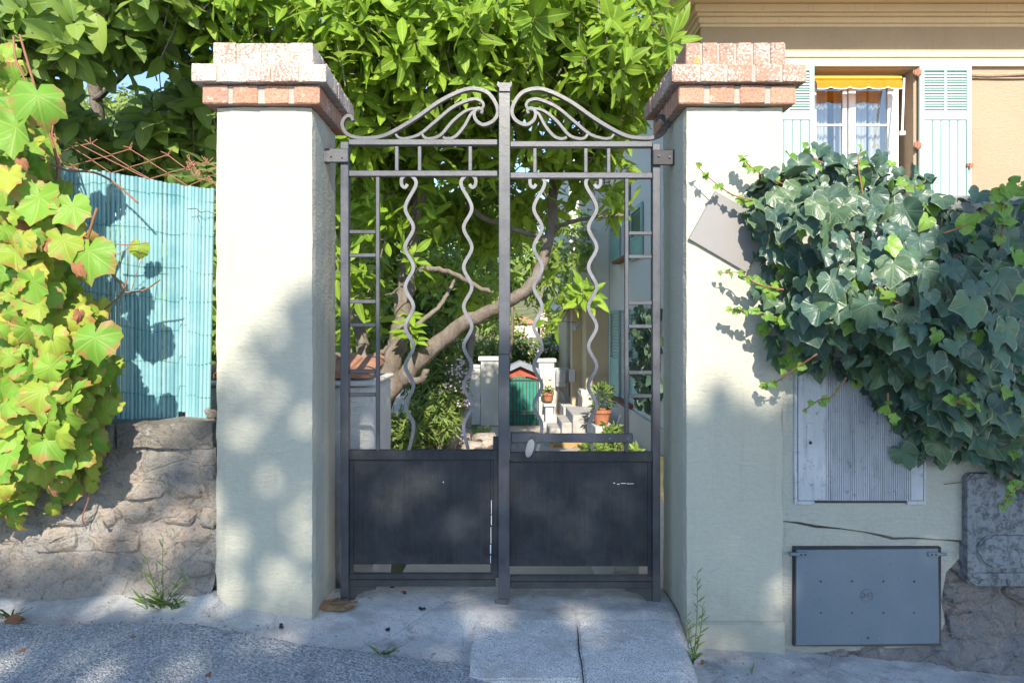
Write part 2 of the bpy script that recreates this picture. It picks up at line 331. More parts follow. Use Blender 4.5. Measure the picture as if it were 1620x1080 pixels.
def leaf_mat(name, cols, vein=(.5, .6, .2), veins='pinnate', rough=.45, spec=.4, trans=.25, edge=None, vs=.5, spots=None, hue_noise=.0):
    n = NB(name, rough, spec)
    oi = n.new('ObjectInfo'); ge = n.new('NewGeometry')
    r = n.math('FRACT', n.math('ADD', oi.outputs['Random'], ge.outputs['Random Per Island']))
    k = len(cols); c = n.ramp(r, [(i/max(k-1, 1), q) for i, q in enumerate(cols)])
    uv = n.sep(n.tc.outputs['UV']); u, v = uv[0], uv[1]
    au = n.math('ABSOLUTE', u)
    if hue_noise: c = n.mix(n.math('MULTIPLY', n.ramp(n.noise(14, 4), [(.4, 0), (.7, 1)]), hue_noise), c, tuple(x*.5 for x in cols[0]))
    if spots:
        rn = n.math('MULTIPLY', r, 37.0); cm = n.new('CombineXYZ'); n.l.new(rn, cm.inputs[2]); n.l.new(u, cm.inputs[0]); n.l.new(v, cm.inputs[1])
        ns = n.noise(2.6, 5, .7, cm.outputs[0])
        at = n.new('Attribute', attribute_name='edge')
        f = n.math('ADD', n.math('MULTIPLY', at.outputs['Fac'], .42), n.math('SUBTRACT', ns, .72))
        c = n.mix(n.ramp(f, [(.12, 0), (.24, .75)]), c, spots)
    if veins == 'pinnate':
        mid = n.ramp(au, [(.012, 1), (.03, 0)])
        lat = n.math('FRACT', n.math('SUBTRACT', n.math('MULTIPLY', v, 9.0), n.math('MULTIPLY', au, 14.0)))
        lat = n.ramp(n.math('ABSOLUTE', n.math('SUBTRACT', lat, .5)), [(.03, .55), (.09, 0)])
        vv = n.math('MAXIMUM', mid, lat)
    else:
        ang = n.new('Math', operation='ARCTAN2'); n.l.new(u, ang.inputs[0]); n.l.new(v, ang.inputs[1])
        rad = n.new('VectorMath', operation='LENGTH'); n.l.new(n.tc.outputs['UV'], rad.inputs[0])
        aa = n.math('ABSOLUTE', ang.outputs[0]); vv = None
        for t in (0, .92, 1.85):
            d = n.math('MULTIPLY', n.math('ABSOLUTE', n.math('SUBTRACT', aa, t)), n.math('ADD', rad.outputs['Value'], .03))
            q = n.ramp(d, [(.012, 1), (.032, 0)])
            vv = q if vv is None else n.math('MAXIMUM', vv, q)
        lat = n.math('FRACT', n.math('SUBTRACT', n.math('MULTIPLY', rad.outputs['Value'], 6.0), n.math('MULTIPLY', n.math('PINGPONG', aa, .46), 5.0)))
        lat = n.ramp(n.math('ABSOLUTE', n.math('SUBTRACT', lat, .5)), [(.03, .45), (.1, 0)])
        vv = n.math('MAXIMUM', vv, lat)
    c = n.mix(n.math('MULTIPLY', vv, vs), c, vein)
    if edge:
        at = n.new('Attribute', attribute_name='edge')
        e2 = n.math('ADD', at.outputs['Fac'], n.math('MULTIPLY', n.math('SUBTRACT', n.noise(26, 3), .5), .28))
        e3 = n.math('MULTIPLY', n.ramp(e2, [(.93, 0), (1.02, .8)]), n.ramp(r, [(.35, .05), (.8, .9)]))
        c = n.mix(e3, c, edge)
    n.col(c); n.bump(vv, .35, -.006)
    tl = n.new('BsdfTranslucent'); s_ = n.mix(.55, c, tuple(min(1, x) for x in vein)); n.l.new(s_, tl.inputs[0])
    ms = n.new('MixShader'); ms.inputs[0].default_value = trans
    n.l.new(n.b.outputs[0], ms.inputs[1]); n.l.new(tl.outputs[0], ms.inputs[2]); n.l.new(ms.outputs[0], n.out.inputs[0])
    return n.m
M['treeleaf'] = leaf_mat('broad_tree_leaf', [(.13, .25, .02), (.20, .36, .03), (.29, .46, .04), (.17, .31, .024)], (.46, .56, .10), rough=.5, spec=.3, trans=.42, hue_noise=.35)
M['darkleaf'] = leaf_mat('dark_tree_leaf', [(.17, .27, .07), (.22, .36, .07), (.31, .45, .07), (.18, .27, .10)], (.38, .47, .16), rough=.45, trans=.45)
M['vineleaf'] = leaf_mat('grape_leaf', [(.12, .29, .03), (.17, .35, .035), (.24, .40, .04), (.38, .40, .045), (.14, .31, .03), (.20, .37, .035)], (.40, .46, .12), 'palmate', .5, .35, .3, spots=(.40, .15, .07), vs=.3)
M['ivyleaf'] = leaf_mat('old_ivy_leaf', [(.036, .085, .062), (.046, .10, .068), (.075, .14, .058), (.034, .074, .060)], (.13, .20, .12), 'palmate', .36, .55, .12, edge=(.36, .39, .25), vs=.28)
M['ivyyoung'] = leaf_mat('young_ivy_leaf', [(.14, .30, .03), (.20, .36, .05), (.09, .22, .03)], (.30, .42, .10), 'palmate', .35, .45, .3, edge=(.42, .50, .2))
M['shrubleaf'] = leaf_mat('shrub_leaf', [(.08, .15, .025), (.13, .21, .035), (.19, .27, .05)], (.25, .30, .10), rough=.5, trans=.25)
M['farleaf'] = leaf_mat('far_leaf', [(.10, .17, .03), (.17, .25, .04), (.25, .32, .06)], (.25, .30, .10), rough=.6, trans=.25)
M['streetleaf'] = leaf_mat('street_tree_leaf', [(.06, .11, .02), (.09, .15, .03)], (.2, .25, .1), rough=.5, trans=.15)
M['grass'] = leaf_mat('weed_blade', [(.07, .15, .03), (.12, .22, .04), (.22, .24, .08)], (.2, .3, .08), rough=.5, trans=.25)

# ---------------------------------------------------------------- leaf templates (tip +y, face +z)
def leaf_template(kind, var=0):
    rr = random.Random(var*17+hash(kind) % 7 if False else var*17+len(kind)); V = []; Fc = []; UV = []; E = []
    if kind in ('ellip', 'blade', 'broad'):
        rows = {'ellip': 6, 'blade': 4, 'broad': 6}[kind]; wid = {'ellip': .17, 'blade': .085, 'broad': .25}[kind]
        bend = rr.uniform(.1, .5); fold = rr.uniform(.1, .4); tw = rr.uniform(-.25, .25)
        for i in range(rows+1):
            t = i/rows; w = wid*(math.sin(math.pi*min(1, t*.93+.05))**.8)*(1.15-.3*t) if 0 < i < rows else (.012 if i == 0 else .004)
            zc = -bend*t*t*.6; wob = .03*math.sin(t*9+var)
            for k in (-1, 0, 1):
                a = tw*t; x = k*w; z = zc+abs(k)*w*fold+wob*k
                V.append((x*math.cos(a)-0*z, t, z+x*math.sin(a))); UV.append((k*w, t)); E.append(float(abs(k)))
        for i in range(rows):
            for k in range(2):
                a = i*3+k; Fc.append((a, a+1, a+4, a+3))
    else:
        if kind == 'vine':
            an = [0, 25, 50, 80, 110, 140, 165, 180]; ra = [1.0, .85, .90, .76, .82, .74, .62, .2]; N = 30; teeth = .05
        else:
            an = [0, 18, 34, 52, 75, 105, 135, 165, 180]; ra = [1.0, .78, .66, .80, .64, .66, .60, .44, .14]; N = 26; teeth = 0
            if var % 3 == 1: ra = [1.0, .82, .74, .74, .68, .64, .56, .40, .14]
            if var % 3 == 2: ra = [1.05, .76, .58, .84, .60, .62, .50, .40, .14]
        cup = rr.uniform(-.55, .45); wv = rr.uniform(.02, .10); ph = rr.uniform(0, 6); fold = rr.uniform(-.1, .55); droop = rr.uniform(.0, .6); lop = rr.uniform(-.35, .35); bite = rr.uniform(0, 6.28) if rr.random() < .3 else None
        s = .62
        def zz(x, y, r, th): return cup*r*r*.5+wv*math.sin(3*th+ph)*r*r*1.5+fold*abs(x)*.5-droop*max(0, y)*max(0, y)*.7-.035*math.cos(6.5*th)*r
        V.append((0, 0, 0)); UV.append((0, 0)); E.append(0)
        rings = (.5, .86, 1.0)
        for q in rings:
            for i in range(N):
                th = -math.pi+2*math.pi*i/N; deg = abs(math.degrees(th))
                r = float(np.interp(deg, an, ra))*(1+rr.uniform(-.05, .05))*(1+.10*math.sin(th+ph))
                if bite is not None and abs(((th-bite+math.pi) % (2*math.pi))-math.pi) < .22: r *= .72
                if q == 1.0 and teeth: r *= 1+(teeth if i % 2 else -teeth)
                x = math.sin(th)*r*s*q; y = math.cos(th)*r*s*q; x += lop*.18*y
                V.append((x, y, zz(x, y, r*q, th))); UV.append((x, y)); E.append(q if q < 1 else 1.0)
        for i in range(N):
            j = (i+1) % N; Fc.append((0, 1+i, 1+j))
            for q in range(2): a = 1+q*N; b = 1+(q+1)*N; Fc.append((a+i, b+i, b+j, a+j))
    return dict(V=np.array(V, float), F=Fc, UV=np.array(UV, float), E=np.array(E, float))
def tmesh(name, T, mat):
    me = bpy.data.meshes.new(name); me.from_pydata([tuple(v) for v in T['V']], [], T['F']); me.update()
    fill_attr(me, T['UV'], T['E']); me.materials.append(mat); me.polygons.foreach_set('use_smooth', [True]*len(me.polygons)); return me
def fill_attr(me, UV, E):
    uv = me.uv_layers.new(name='UVMap'); idx = np.zeros(len(me.loops), np.int32); me.loops.foreach_get('vertex_index', idx)
    uv.data.foreach_set('uv', UV[idx].ravel().astype(np.float32))
    at = me.attributes.new('edge', 'FLOAT', 'POINT'); at.data.foreach_set('value', E.astype(np.float32))
def scatter(name, groups, mat, extra=None):   # groups: list of (template, [Matrix...]); one joined mesh
    VV = []; FF = []; UU = []; EE = []; off = 0
    for T, ms in groups:
        if not len(ms): continue
        A = np.array([[list(r) for r in m] for m in ms], float)
        v = np.c_[T['V'], np.ones(len(T['V']))]
        w = np.einsum('nij,kj->nki', A, v)[:, :, :3].reshape(-1, 3); VV.append(w)
        nv = len(T['V'])
        for k in range(len(ms)):
            o = off+k*nv; FF.extend([tuple(i+o for i in f) for f in T['F']])
        UU.append(np.tile(T['UV'], (len(ms), 1))); EE.append(np.tile(T['E'], len(ms))); off += nv*len(ms)
    me = bpy.data.meshes.new(name)
    V = np.concatenate(VV); me.from_pydata(V.tolist(), [], FF); me.update(); fill_attr(me, np.concatenate(UU), np.concatenate(EE))
    me.materials.append(mat); me.polygons.foreach_set('use_smooth', [True]*len(me.polygons)); return me
def basis(pos, tip, nor, size, wsc=1.0):
    y = Vector(tip).normalized(); z = Vector(nor); z = z-y*z.dot(y)
    if z.length < 1e-4: z = y.orthogonal()
    z.normalize(); x = y.cross(z)
    m = Matrix((x*size*wsc, y*size, z*size)).transposed().to_4x4(); m.translation = Vector(pos); return m
def rv(s=1): return Vector((random.gauss(0, s), random.gauss(0, s), random.gauss(0, s)))
def proj(p):
    d = p.y-CAM.y
    return (CX+p.x*F/d, CY-(p.z-CAM.z)*F/d, d) if d > .05 else (-9999, 0, d)
NV = {'vine': 10, 'ivy': 10}
TPL = {k: [leaf_template(k, i) for i in range(NV.get(k, 5))] for k in ('ellip', 'blade', 'broad', 'vine', 'ivy')}
def place_leaves(parent, kind, mats_list, mat, limit=300, stuff='foliage', prio=None, mesh_tag=''):
    """nearest (or highest priority) leaves in the frame become objects, the rest one joined part"""
    tp = TPL[kind]; me = [tmesh('leaf_'+kind+mesh_tag, t, mat) for t in tp]
    def key(m):
        x, y, d = proj(m.translation); inside = -20 < x < 1640 and -20 < y < 1100
        return (0 if inside else 1, d if prio is None else prio(m, x, y, d))
    order = sorted(range(len(mats_list)), key=lambda i: key(mats_list[i]))
    for i in order[:limit]:
        link(bpy.data.objects.new('leaf', me[i % len(tp)]), parent, mats_list[i])
    rest = [[] for _ in tp]
    for i in order[limit:]: rest[i % len(tp)].append(mats_list[i])
    if len(order) > limit:
        o = link(bpy.data.objects.new(stuff, scatter(stuff, list(zip(tp, rest)), mat)), parent); o['kind'] = 'stuff'
# ================================================================ GROUND
DF = 2.45; YF = DF+CAM.y                    # front face of the pillars
XS = [-6, -3, -1.9, -1.1, -.72, -.3, .1, .73, 1.1, 1.7, 2.2, 4, 6]
ZS = [.30, .17, .135, .150, .085, .035, .015, -.015, -.035, -.09, -.15, -.33, -.5]
def zg(x, y):
    f = interp(x, XS, ZS); t = min(1, max(0, (y-YF+.06)/.17))
    e = min(1, max(0, (abs(x)-.72)/.04)); g = lerp(.085, f, e)
    return lerp(f, g, t*t*(3-2*t))
def terrain(x, y):
    if y < -.16: return zg(max(-6, min(6, x)), y)-.07
    s = -.10*(min(y, 12.5)-.2)-.13
    if y > 26: s += .115*(y-26)+min(1, (y-26)/20)*1.1*fr((x*.05, y*.05, 0), 1, 3)
    if abs(x) > 1.2: s += .05*fr((x, y, 1), .8, 3)
    return max(s, -6)
def axis(*segs):
    out = []
    for a, b, st in segs: out += list(np.arange(a, b-1e-6, st))
    return out+[segs[-1][1]]
bm = B(); sheet(bm, axis((-220, -20, 20), (-20, -4, 2), (-4, 6, .4), (6, 20, 2), (20, 220, 20)), axis((-220, -20, 20), (-20, -2, 2), (-2, -.4, .2), (-.4, -.16, .12), (-.14, .2, .17), (.2, 16, .5), (16, 60, 3), (60, 320, 20)), terrain)
tag(obj('ground', bm, M['soil'], smooth=True), kind='structure')
def edge_y(x): return -.545-.035*(x+1.8)+.018*fr((x*2.2, 0, 3), 1, 4)+.006*fr((x*14, 0, 5), 1, 3)
bm = B()
def zpave(x, y):
    z = zg(x, y)+.006*fr((x*2.5, y*4, 2), 1, 4)+.003*fr((x*14, y*14, 5), 1, 3)
    z += .035*math.exp(-((y-YF-.02)/.07)**2)*(x < -1.08)*(1+.5*fr((x*3, 0, 9)))
    return z
sheet(bm, axis((-6, -2.3, .15), (-2.3, 2.4, .022), (2.4, 6, .15)), axis((-1.3, -.75, .05), (-.75, -.10, .016)), zpave)
pave = tag(obj('pavement', bm, M['concrete'], smooth=True), kind='structure')
# two concrete slabs of the threshold ramp
for q in ([(752, 977), (910, 980), (922, 1074), (738, 1072)], [(913, 981), (1069, 979), (1112, 1090), (925, 1082)]):
    bm = B(); top = []
    for i, (px, py) in enumerate(q):
        z = .066 if i < 2 else .034
        d = (CAM.z-z)*F/(py-CY); top.append(Vector((PX(px, d), d+CAM.y, z)))
    vs = [bm.verts.new(p) for p in top]+[bm.verts.new(p-Vector((0, 0, .07))) for p in top]
    bm.faces.new(vs[:4]); bm.faces.new(vs[4:][::-1])
    for i in range(4): bm.faces.new((vs[i], vs[i+4], vs[(i+1) % 4+4], vs[(i+1) % 4]))
    bmesh.ops.bevel(bm, geom=bm.edges[:], offset=.007, segments=2, affect='EDGES'); bmesh.ops.subdivide_edges(bm, edges=[e for e in bm.edges if e.calc_length() > .05], cuts=24, use_grid_fill=True)
    for v in bm.verts: v.co += Vector((fr(v.co*9), fr(v.co*9+Vector((5, 0, 0))), fr(v.co*7)*.7))*.0045+Vector((0, 0, .0016*fr(v.co*40)))
    obj('slab', bm, M['slab'], pave)
# asphalt road: fine pebbled strip near the wall, coarse sheet beyond
bm = B()
xs = axis((-2.6, .12, .0065))
rows = 50
g = []
for x in xs:
    col = []; e = edge_y(x); fade = min(1, max(0, (.1-x)/.25))
    for j in range(rows):
        y = e-.0002-j*.0065*(1+.02*j)
        p = Vector((x, y, 0)); peb = noise.cell(p*130) if False else noise.noise(p*170)*.0022+noise.noise(p*330)*.002
        z = zg(x, y)+.004*fr((x*3, y*5, 2), 1, 3)+(.014*min(1, j/3)+peb*min(1, .3+j/4))*fade-.012*(1-fade)
        if j == 0: z -= .012
        col.append(bm.verts.new((x, y, z)))
    g.append(col)
for i in range(len(xs)-1):
    for j in range(rows-1): bm.faces.new((g[i][j], g[i+1][j], g[i+1][j+1], g[i][j+1]))
ymin = min(v.co.y for v in bm.verts)
def zroad(x, y): return zg(max(-6, min(6, x)), -.6)+.004
sheet(bm, axis((-220, -20, 20), (-20, -6, 2), (-6, 6, .25), (6, 20, 2), (20, 220, 20)), axis((-220, -20, 20), (-20, -2, 1), (-2, -.86, .14)), zroad)
tag(obj('road', bm, M['asphalt'], smooth=True), kind='structure')
bm = B()
def zpath(x, y): return terrain(0, y)+.012+.006*fr((x*3, y*3, 0), 1, 3) 
xs_ = axis((-.55, 1.5, .15))
sheet(bm, xs_, axis((-.08, 13.2, .3)), lambda x, y: zpath(x, y)); tag(obj('path', bm, M['path'], smooth=True), kind='structure')

# ================================================================ GATE PILLARS
def rough_box(bm, x0, x1, y0, y1, z0, z1, step=.03, amp=.003, sc_=9):
    def grid(o, u, v):
        nu = max(1, int(u.length/step)); nv = max(1, int(v.length/step))
        vs = [[bm.verts.new(o+u*(i/nu)+v*(j/nv)) for j in range(nv+1)] for i in range(nu+1)]
        for i in range(nu):
            for j in range(nv): bm.faces.new((vs[i][j], vs[i+1][j], vs[i+1][j+1], vs[i][j+1]))
    X, Y, Z = Vector((x1-x0, 0, 0)), Vector((0, y1-y0, 0)), Vector((0, 0, z1-z0)); o = Vector((x0, y0, z0))
    for a in ((o, X, Z), (o+Y, X, Z), (o, Y, Z), (o+X, Y, Z), (o, X, Y), (o+Z, X, Y)): grid(*a)
    bmesh.ops.remove_doubles(bm, verts=bm.verts[:], dist=.0005)
    c = Vector(((x0+x1)/2, (y0+y1)/2, (z0+z1)/2)); h = Vector(((x1-x0)/2, (y1-y0)/2, (z1-z0)/2))
    for v in bm.verts:
        q = [abs(v.co[i]-c[i])/h[i] > .998 for i in range(3)]
        if sum(q) >= 2:                                     # worn arrises
            for i in range(3):
                if q[i]: v.co[i] -= math.copysign(.004+.003*fr(v.co*14), v.co[i]-c[i])
        d = Vector((fr(v.co*sc_), fr(v.co*sc_+Vector((7, 0, 0))), fr(v.co*sc_+Vector((0, 9, 0)))))
        v.co += d*amp
YB = -.055
BR = {}
def brick_mesh(w, d, h, mat, k):
    key = (round(w, 3), round(d, 3), round(h, 3), mat, k)
    if key not in BR:
        bm = B(); rr = random.Random(k*5+int(w*1000))
        box(bm, -w/2, w/2, -d/2, d/2, -h/2, h/2, .004 if mat == 'brick' else .006, seg=2 if mat != 'brick' else 1)
        for v in bm.verts: v.co += Vector((rr.uniform(-1, 1), rr.uniform(-1, 1), rr.uniform(-1, 1)))*.0016
        BR[key] = mesh_of('brick', bm, M[mat], smooth=False)
    return BR[key]
def course(root, x0, x1, y0, y1, z0, z1, nf, ns, mat, joint, depth=.115):
    W_, D_ = x1-x0, y1-y0; cz = (z0+z1)/2; h = z1-z0-.004
    def put(x, y, w, d, k):
        m = Matrix.Translation((x+random.uniform(-.002, .002), y+random.uniform(-.002, .002), cz+random.uniform(-.001, .001))) @ Euler((0, 0, random.uniform(-.012, .012))).to_matrix().to_4x4()
        o = link(bpy.data.objects.new('brick', brick_mesh(w, d, h, mat, k % 3)), root, m)
    w = (W_-joint*(nf-1))/nf
    for i in range(nf):
        for yy in (y0+depth/2, y1-depth/2): put(x0+w/2+i*(w+joint), yy, w, depth, i)
    L = D_-2*depth-2*joint; l = (L-joint*(ns-1))/ns
    for i in range(ns):
        for xx in (x0+depth/2, x1-depth/2): put(xx, y0+depth+joint+l/2+i*(l+joint), depth, l, i+1)
    bm = B(); box(bm, x0+.0045, x1-.0045, y0+.0045, y1-.0045, z0+.003, z1-.0045); obj('mortar', bm, M['mortar'], root)
def pillar(label, pxl, pxr, capdx, tops, nf, hinge):
    x0, x1 = PX(pxl, DF), PX(pxr, DF); zt = PZ(168, DF)
    root = thing('gate_pillar', label, 'gate pillar', ((x0+x1)/2, (YF+YB)/2, interp((x0+x1)/2, XS, ZS)-.05))
    bm = B(); rough_box(bm, x0, x1, YF, YB, -.25, zt, .035, .0013)
    obj('shaft', bm, M['pillar'], root, smooth=False)
    z1, z2, z3, z4 = zt, PZ(134, DF-.03), PZ(101, DF-.05), PZ(67, DF-.01)
    o1, o2, o3 = .034, .066, .004
    course(root, x0-o1, x1+o1, YF-.03, YB+.03, z1-.002, z2, nf[0], 4, 'brick', .020)
    course(root, x0-o2, x1+o2, YF-.055, YB+.055, z2, z3, nf[1], 4, 'lichen', .011)
    course(root, x0+o3*0-.002, x1+.002, YF-.012, YB+.012, z3, z4, nf[2], 4, 'lichen', .009)
    return root
pl = pillar('cream gate pillar left of the black gate, its brick cap white with lichen', 340, 495, 0, 0, (4, 5, 4), 1)
pr = pillar('cream gate pillar with the slanted grey plate, between black gate and ivy', 1085, 1240, 0, 0, (4, 5, 6), 0)
bm = B(); prism(bm, [(PX(1112, DF), PZ(982, DF)), (PX(1240, DF), PZ(982, DF)), (PX(1242, DF), -.30), (PX(1090, DF), -.30), (PX(1090, DF), PZ(988, DF))], YF-.013, YF+.05)
bmesh.ops.bevel(bm, geom=bm.edges[:], offset=.005, segments=2, affect='EDGES'); obj('plinth', bm, M['pillar'], pr)
bm = B(); prism(bm, [(PX(px, 2.44), PZ(py, 2.44)) for px, py in ((1131, 302), (1089, 378), (1180, 431), (1224, 354))], YF-.014, YF-.003)
bmesh.ops.bevel(bm, geom=bm.edges[:], offset=.002, affect='EDGES')
tag(obj('blank_plaque', bm, M['plate']), 'plain grey plate tilted to a diamond on the cream right-hand pillar beside the ivy', 'plaque')

# ================================================================ GATE (two leaves)
DG = 2.64; GY = DG+CAM.y
gx = lambda px: PX(px, DG); gz = lambda py: PZ(py, DG)
def gbar(name, px0, px1, py0, py1, parent, mat='iron', y0=-.012, y1=.012, bev=.002):
    bm = B(); box(bm, gx(px0), gx(px1), y0, y1, gz(py0), gz(py1), bev); return obj(name, bm, M[mat], parent)
def scroll(parent, pts, t0=.0145, t1=.011, w=.024, mir=None, name='scroll', mat='iron'):
    if mir: pts = [(2*mir-x, y) for x, y in pts]
    path = smooth_path([Vector((gx(x), 0, gz(y))) for x, y in pts], 7)
    bm = B(); sweep(bm, path, lambda t: rect(lerp(t0, t1, abs(2*t-1)**2), w*(1-.12*abs(2*t-1)**6)), up=(0, 1, 0))
    return obj(name, bm, M[mat], parent, smooth=False)
z4 = lambda *ps: [(520+x/2.843, 100+y/2.843) for x, y in ps]
S1 = z4((112, 262), (104, 245), (88, 240), (70, 256), (64, 285), (82, 318), (120, 336), (180, 340), (260, 325), (380, 258), (500, 175), (600, 127), (660, 119), (715, 137), (750, 182), (760, 228), (738, 264), (695, 280), (662, 258), (655, 225), (672, 206), (690, 214), (686, 230))
S2 = z4((668, 214), (690, 205), (696, 188), (680, 170), (640, 166), (560, 200), (480, 265), (410, 322), (350, 341), (318, 338), (303, 322))
S3 = z4((672, 206), (620, 216), (560, 262), (505, 325), (460, 342), (434, 338), (421, 322))
S4 = z4((664, 216), (640, 232), (612, 283), (575, 328), (546, 342), (526, 341), (514, 334))
AX = 798.6
def wave(parent, cx, sgn):
    pts = [(cx-sgn*3, 292), (cx-sgn*7, 297), (cx-sgn*12, 293), (cx-sgn*12, 283), (cx-sgn*4, 277), (cx+sgn*6, 281), (cx+sgn*10, 294)]
    y = 300; k = 0
    for i in range(1, 14):
        yy = 298+i*31.2
        if yy > 700: break
        pts.append((cx+sgn*(-6.6 if i % 2 else 6.4), yy))
    pts.append((cx-sgn*1, 712))
    scroll(parent, pts, .014, .013, .016, name='wavy_bar', mat='worn')
def leaf(label, side):
    s = 1 if side == 'L' else -1
    mx = (lambda x: x) if s == 1 else (lambda x: 2*AX-x)
    def bar(name, a, b, py0, py1, **k): return gbar(name, mx(a) if s == 1 else mx(b), mx(b) if s == 1 else mx(a), py0, py1, root, **k)
    hx = gx(540) if s == 1 else gx(1043)
    root = thing('gate_leaf', label, 'gate leaf', (hx, 0, 0))
    dy = 0 if s == 1 else 3
    gbar('hinge_stile', 540 if s == 1 else 1031, 553 if s == 1 else 1043, 226+dy, 946+dy, root, y0=-.018, y1=.018)
    L, Rr = (553, 787) if s == 1 else (807, 1031)
    gbar('top_rail', L, Rr, 222+dy, 231+dy, root, y0=-.016, y1=.016); gbar('middle_rail', L, Rr, 271+dy, 280+dy, root, y0=-.014, y1=.014)
    for px in ((628, 664, 744) if s == 1 else (846, 926.5, 962.5)): gbar('picket', px-3, px+3, 231+dy, 271+dy, root, y0=-.008, y1=.008)
    gbar('side_bar', *((595, 601) if s == 1 else (988, 994)), 280+dy, 712+dy, root, y0=-.009, y1=.009)
    for py in (367, 404, 477, 514, 587, 624): gbar('rung', *((553, 595) if s == 1 else (994, 1031)), py-3+dy*.7, py+3+dy*.7, root, y0=-.007, y1=.007)
    for cx, g in (((648, 1), (740, -1)) if s == 1 else ((851, 1), (937, -1))): wave(root, cx, g)
    for S in (S1, S2, S3, S4): scroll(root, S, mir=None if s == 1 else AX, **({} if S is S1 else dict(t0=.012, t1=.009, w=.020)))
    gbar('panel_rail', L, Rr if s == 1 else 1031, 711+dy, 726+dy, root, 'panel', y0=-.015, y1=.015)
    gbar('kick_panel', (553 if s == 1 else 803), (785 if s == 1 else 1031), 724+dy, 892+dy, root, 'panel', y0=-.002, y1=.004)
    for a, b in (((553, 560), (776, 785)) if s == 1 else ((803, 805), (1024, 1031))): gbar('panel_frame', a, b, 726+dy, 908+dy, root, 'panel', y0=-.007, y1=-.0025)
    gbar('bottom_rail', L, (784 if s == 1 else 1031), 906+dy, 914+dy, root, 'panel', y0=-.014, y1=.012); gbar('bottom_rail', L, (784 if s == 1 else 1031), 915+dy, 926+dy, root, 'panel', y0=-.010, y1=.012)
    # curved gusset at the foot of the hinge stile
    a = (553, 926) if s == 1 else (1031, 929)
    arc = [(a[0]+s*w, a[1]) for w in (0,)]
    pts = [(a[0], a[1]-1), (a[0]+s*42, a[1]-1), (a[0]+s*42, a[1]+4), (a[0]+s*26, a[1]+7), (a[0]+s*14, a[1]+13), (a[0]+s*7, a[1]+22), (a[0], a[1]+22)]
    bm = B(); prism(bm, [(gx(x), gz(y)) for x, y in pts], -.008, .008); obj('gusset', bm, M['panel'], root)
    # hinge strap wrapped round the stile and let into the pillar
    hp = thing  # (strap is one bent piece)
    bm = B()
    if s == 1: box(bm, gx(517), gx(554), -.032, -.0195, gz(238), gz(260), .003); box(bm, gx(517)-.012, gx(521), -.031, .012, gz(239), gz(259), .003)
    else: box(bm, gx(1030), gx(1066), -.032, -.0195, gz(240), gz(264), .003); box(bm, gx(1062), gx(1066)+.012, -.031, .012, gz(241), gz(263), .003)
    hs = obj('hinge_strap', bm, M['dark'] if s == -1 else M['iron'], root)
    q = 536 if s == 1 else 1048
    for dx_, py in ((-9, 250), (8, 252)): bm = B(); cyl(bm, (gx(q+dx_), -.034, gz(py)), .004, .008, 'y', 8); obj('rivet', bm, M['iron'], hs)
    return root
gl = leaf('left leaf of the black wrought-iron gate, without the latch', 'L')
gr_ = leaf('right leaf of the black wrought-iron gate, with centre post, latch bar and lock', 'R')
gbar('lock_stile', 780, 791, 690, 912, gl, 'panel', y0=-.012, y1=.008)
bm = B(); box(bm, gx(789), gx(807), -.027, .018, gz(148), gz(560), .002); box(bm, gx(788.5), gx(806), -.0265, .018, gz(560), gz(944), .002); obj('centre_post', bm, M['iron'], gr_)
bm = B(); prism(bm, [(gx(x), gz(y)) for x, y in ((786, 139), (787.5, 134), (791, 136), (805, 136), (809, 134), (810, 139), (806.5, 144), (806.5, 149), (790, 149), (790, 144))], -.034, .02); obj('post_cap', bm, M['iron'], gr_)
bm = B(); box(bm, gx(783), gx(803), -.038, -.0275, gz(942), gz(962), .004); obj('drop_foot', bm, M['iron'], gr_)
lb = gbar('latch_bar', 809, 1000, 684, 698.5, gr_, y0=-.020, y1=-.0125); lk = gbar('lock_case', 807.5, 846, 683, 714, gr_, y0=-.0118, y1=.016)
for px in (963, 992): bm = B(); cyl(bm, (gx(px), -.0215, gz(692)), .003, .005, 'y', 8); obj('rivet', bm, M['castgrey'], lb)
bm = B(); cyl(bm, (gx(813), -.018, gz(704)), .013, .014, 'y', 14, .011); cyl(bm, (gx(813), -.027, gz(702)), .006, .01, 'y', 10); obj('cylinder_rose', bm, M['iron'], lk)
bm = B(); th = R(14)
prof = []
for i in range(24):
    a = 2*math.pi*i/24; c_, s_ = math.cos(a), math.sin(a); ex = .026*c_; ez = .030*s_+math.copysign(.008, s_)*(abs(s_) > .02)
    ex *= .62
    prof.append((gx(837.5)+ex*math.cos(th)+ez*math.sin(th), gz(706)+ez*math.cos(th)-ex*math.sin(th)))
prism(bm, prof, -.040, -.026); bmesh.ops.bevel(bm, geom=[e for e in bm.edges if abs((e.verts[0].co-e.verts[1].co).y) < 1e-5], offset=.003, segments=2, affect='EDGES')
obj('keyhole_cover', bm, M['castgrey'], lk)
bm = B(); cyl(bm, (gx(843), -.026, gz(690)), .005, .014, 'y', 10); cyl(bm, (gx(839), -.024, gz(690)), .003, .01, 'y', 8); obj('pivot_pin', bm, M['iron'], lk)
def chips(parent, segs):
    bm = B()
    for a, b, c, d in segs: box(bm, gx(a), gx(b), -.0035, -.0026, gz(c), gz(d))
    obj('paint_chip', bm, M['chip'], parent)
bm = B()
for a, b, c, d in ((777, 777.8, 790, 812), (776.8, 778, 814, 829), (776.2, 777.2, 832, 858), (775.4, 777, 860, 874), (775.6, 776.6, 877, 889)): box(bm, gx(a), gx(b), -.0085, -.0072, gz(c), gz(d))
obj('paint_chip', bm, M['chip'], gl)
chips(gl, [(701, 702, 761, 763)]); chips(gr_, [(970, 973, 763, 764), (976, 980, 764.5, 765.5), (982, 990, 763.4, 764.2), (991.5, 1002, 764, 764.8)])

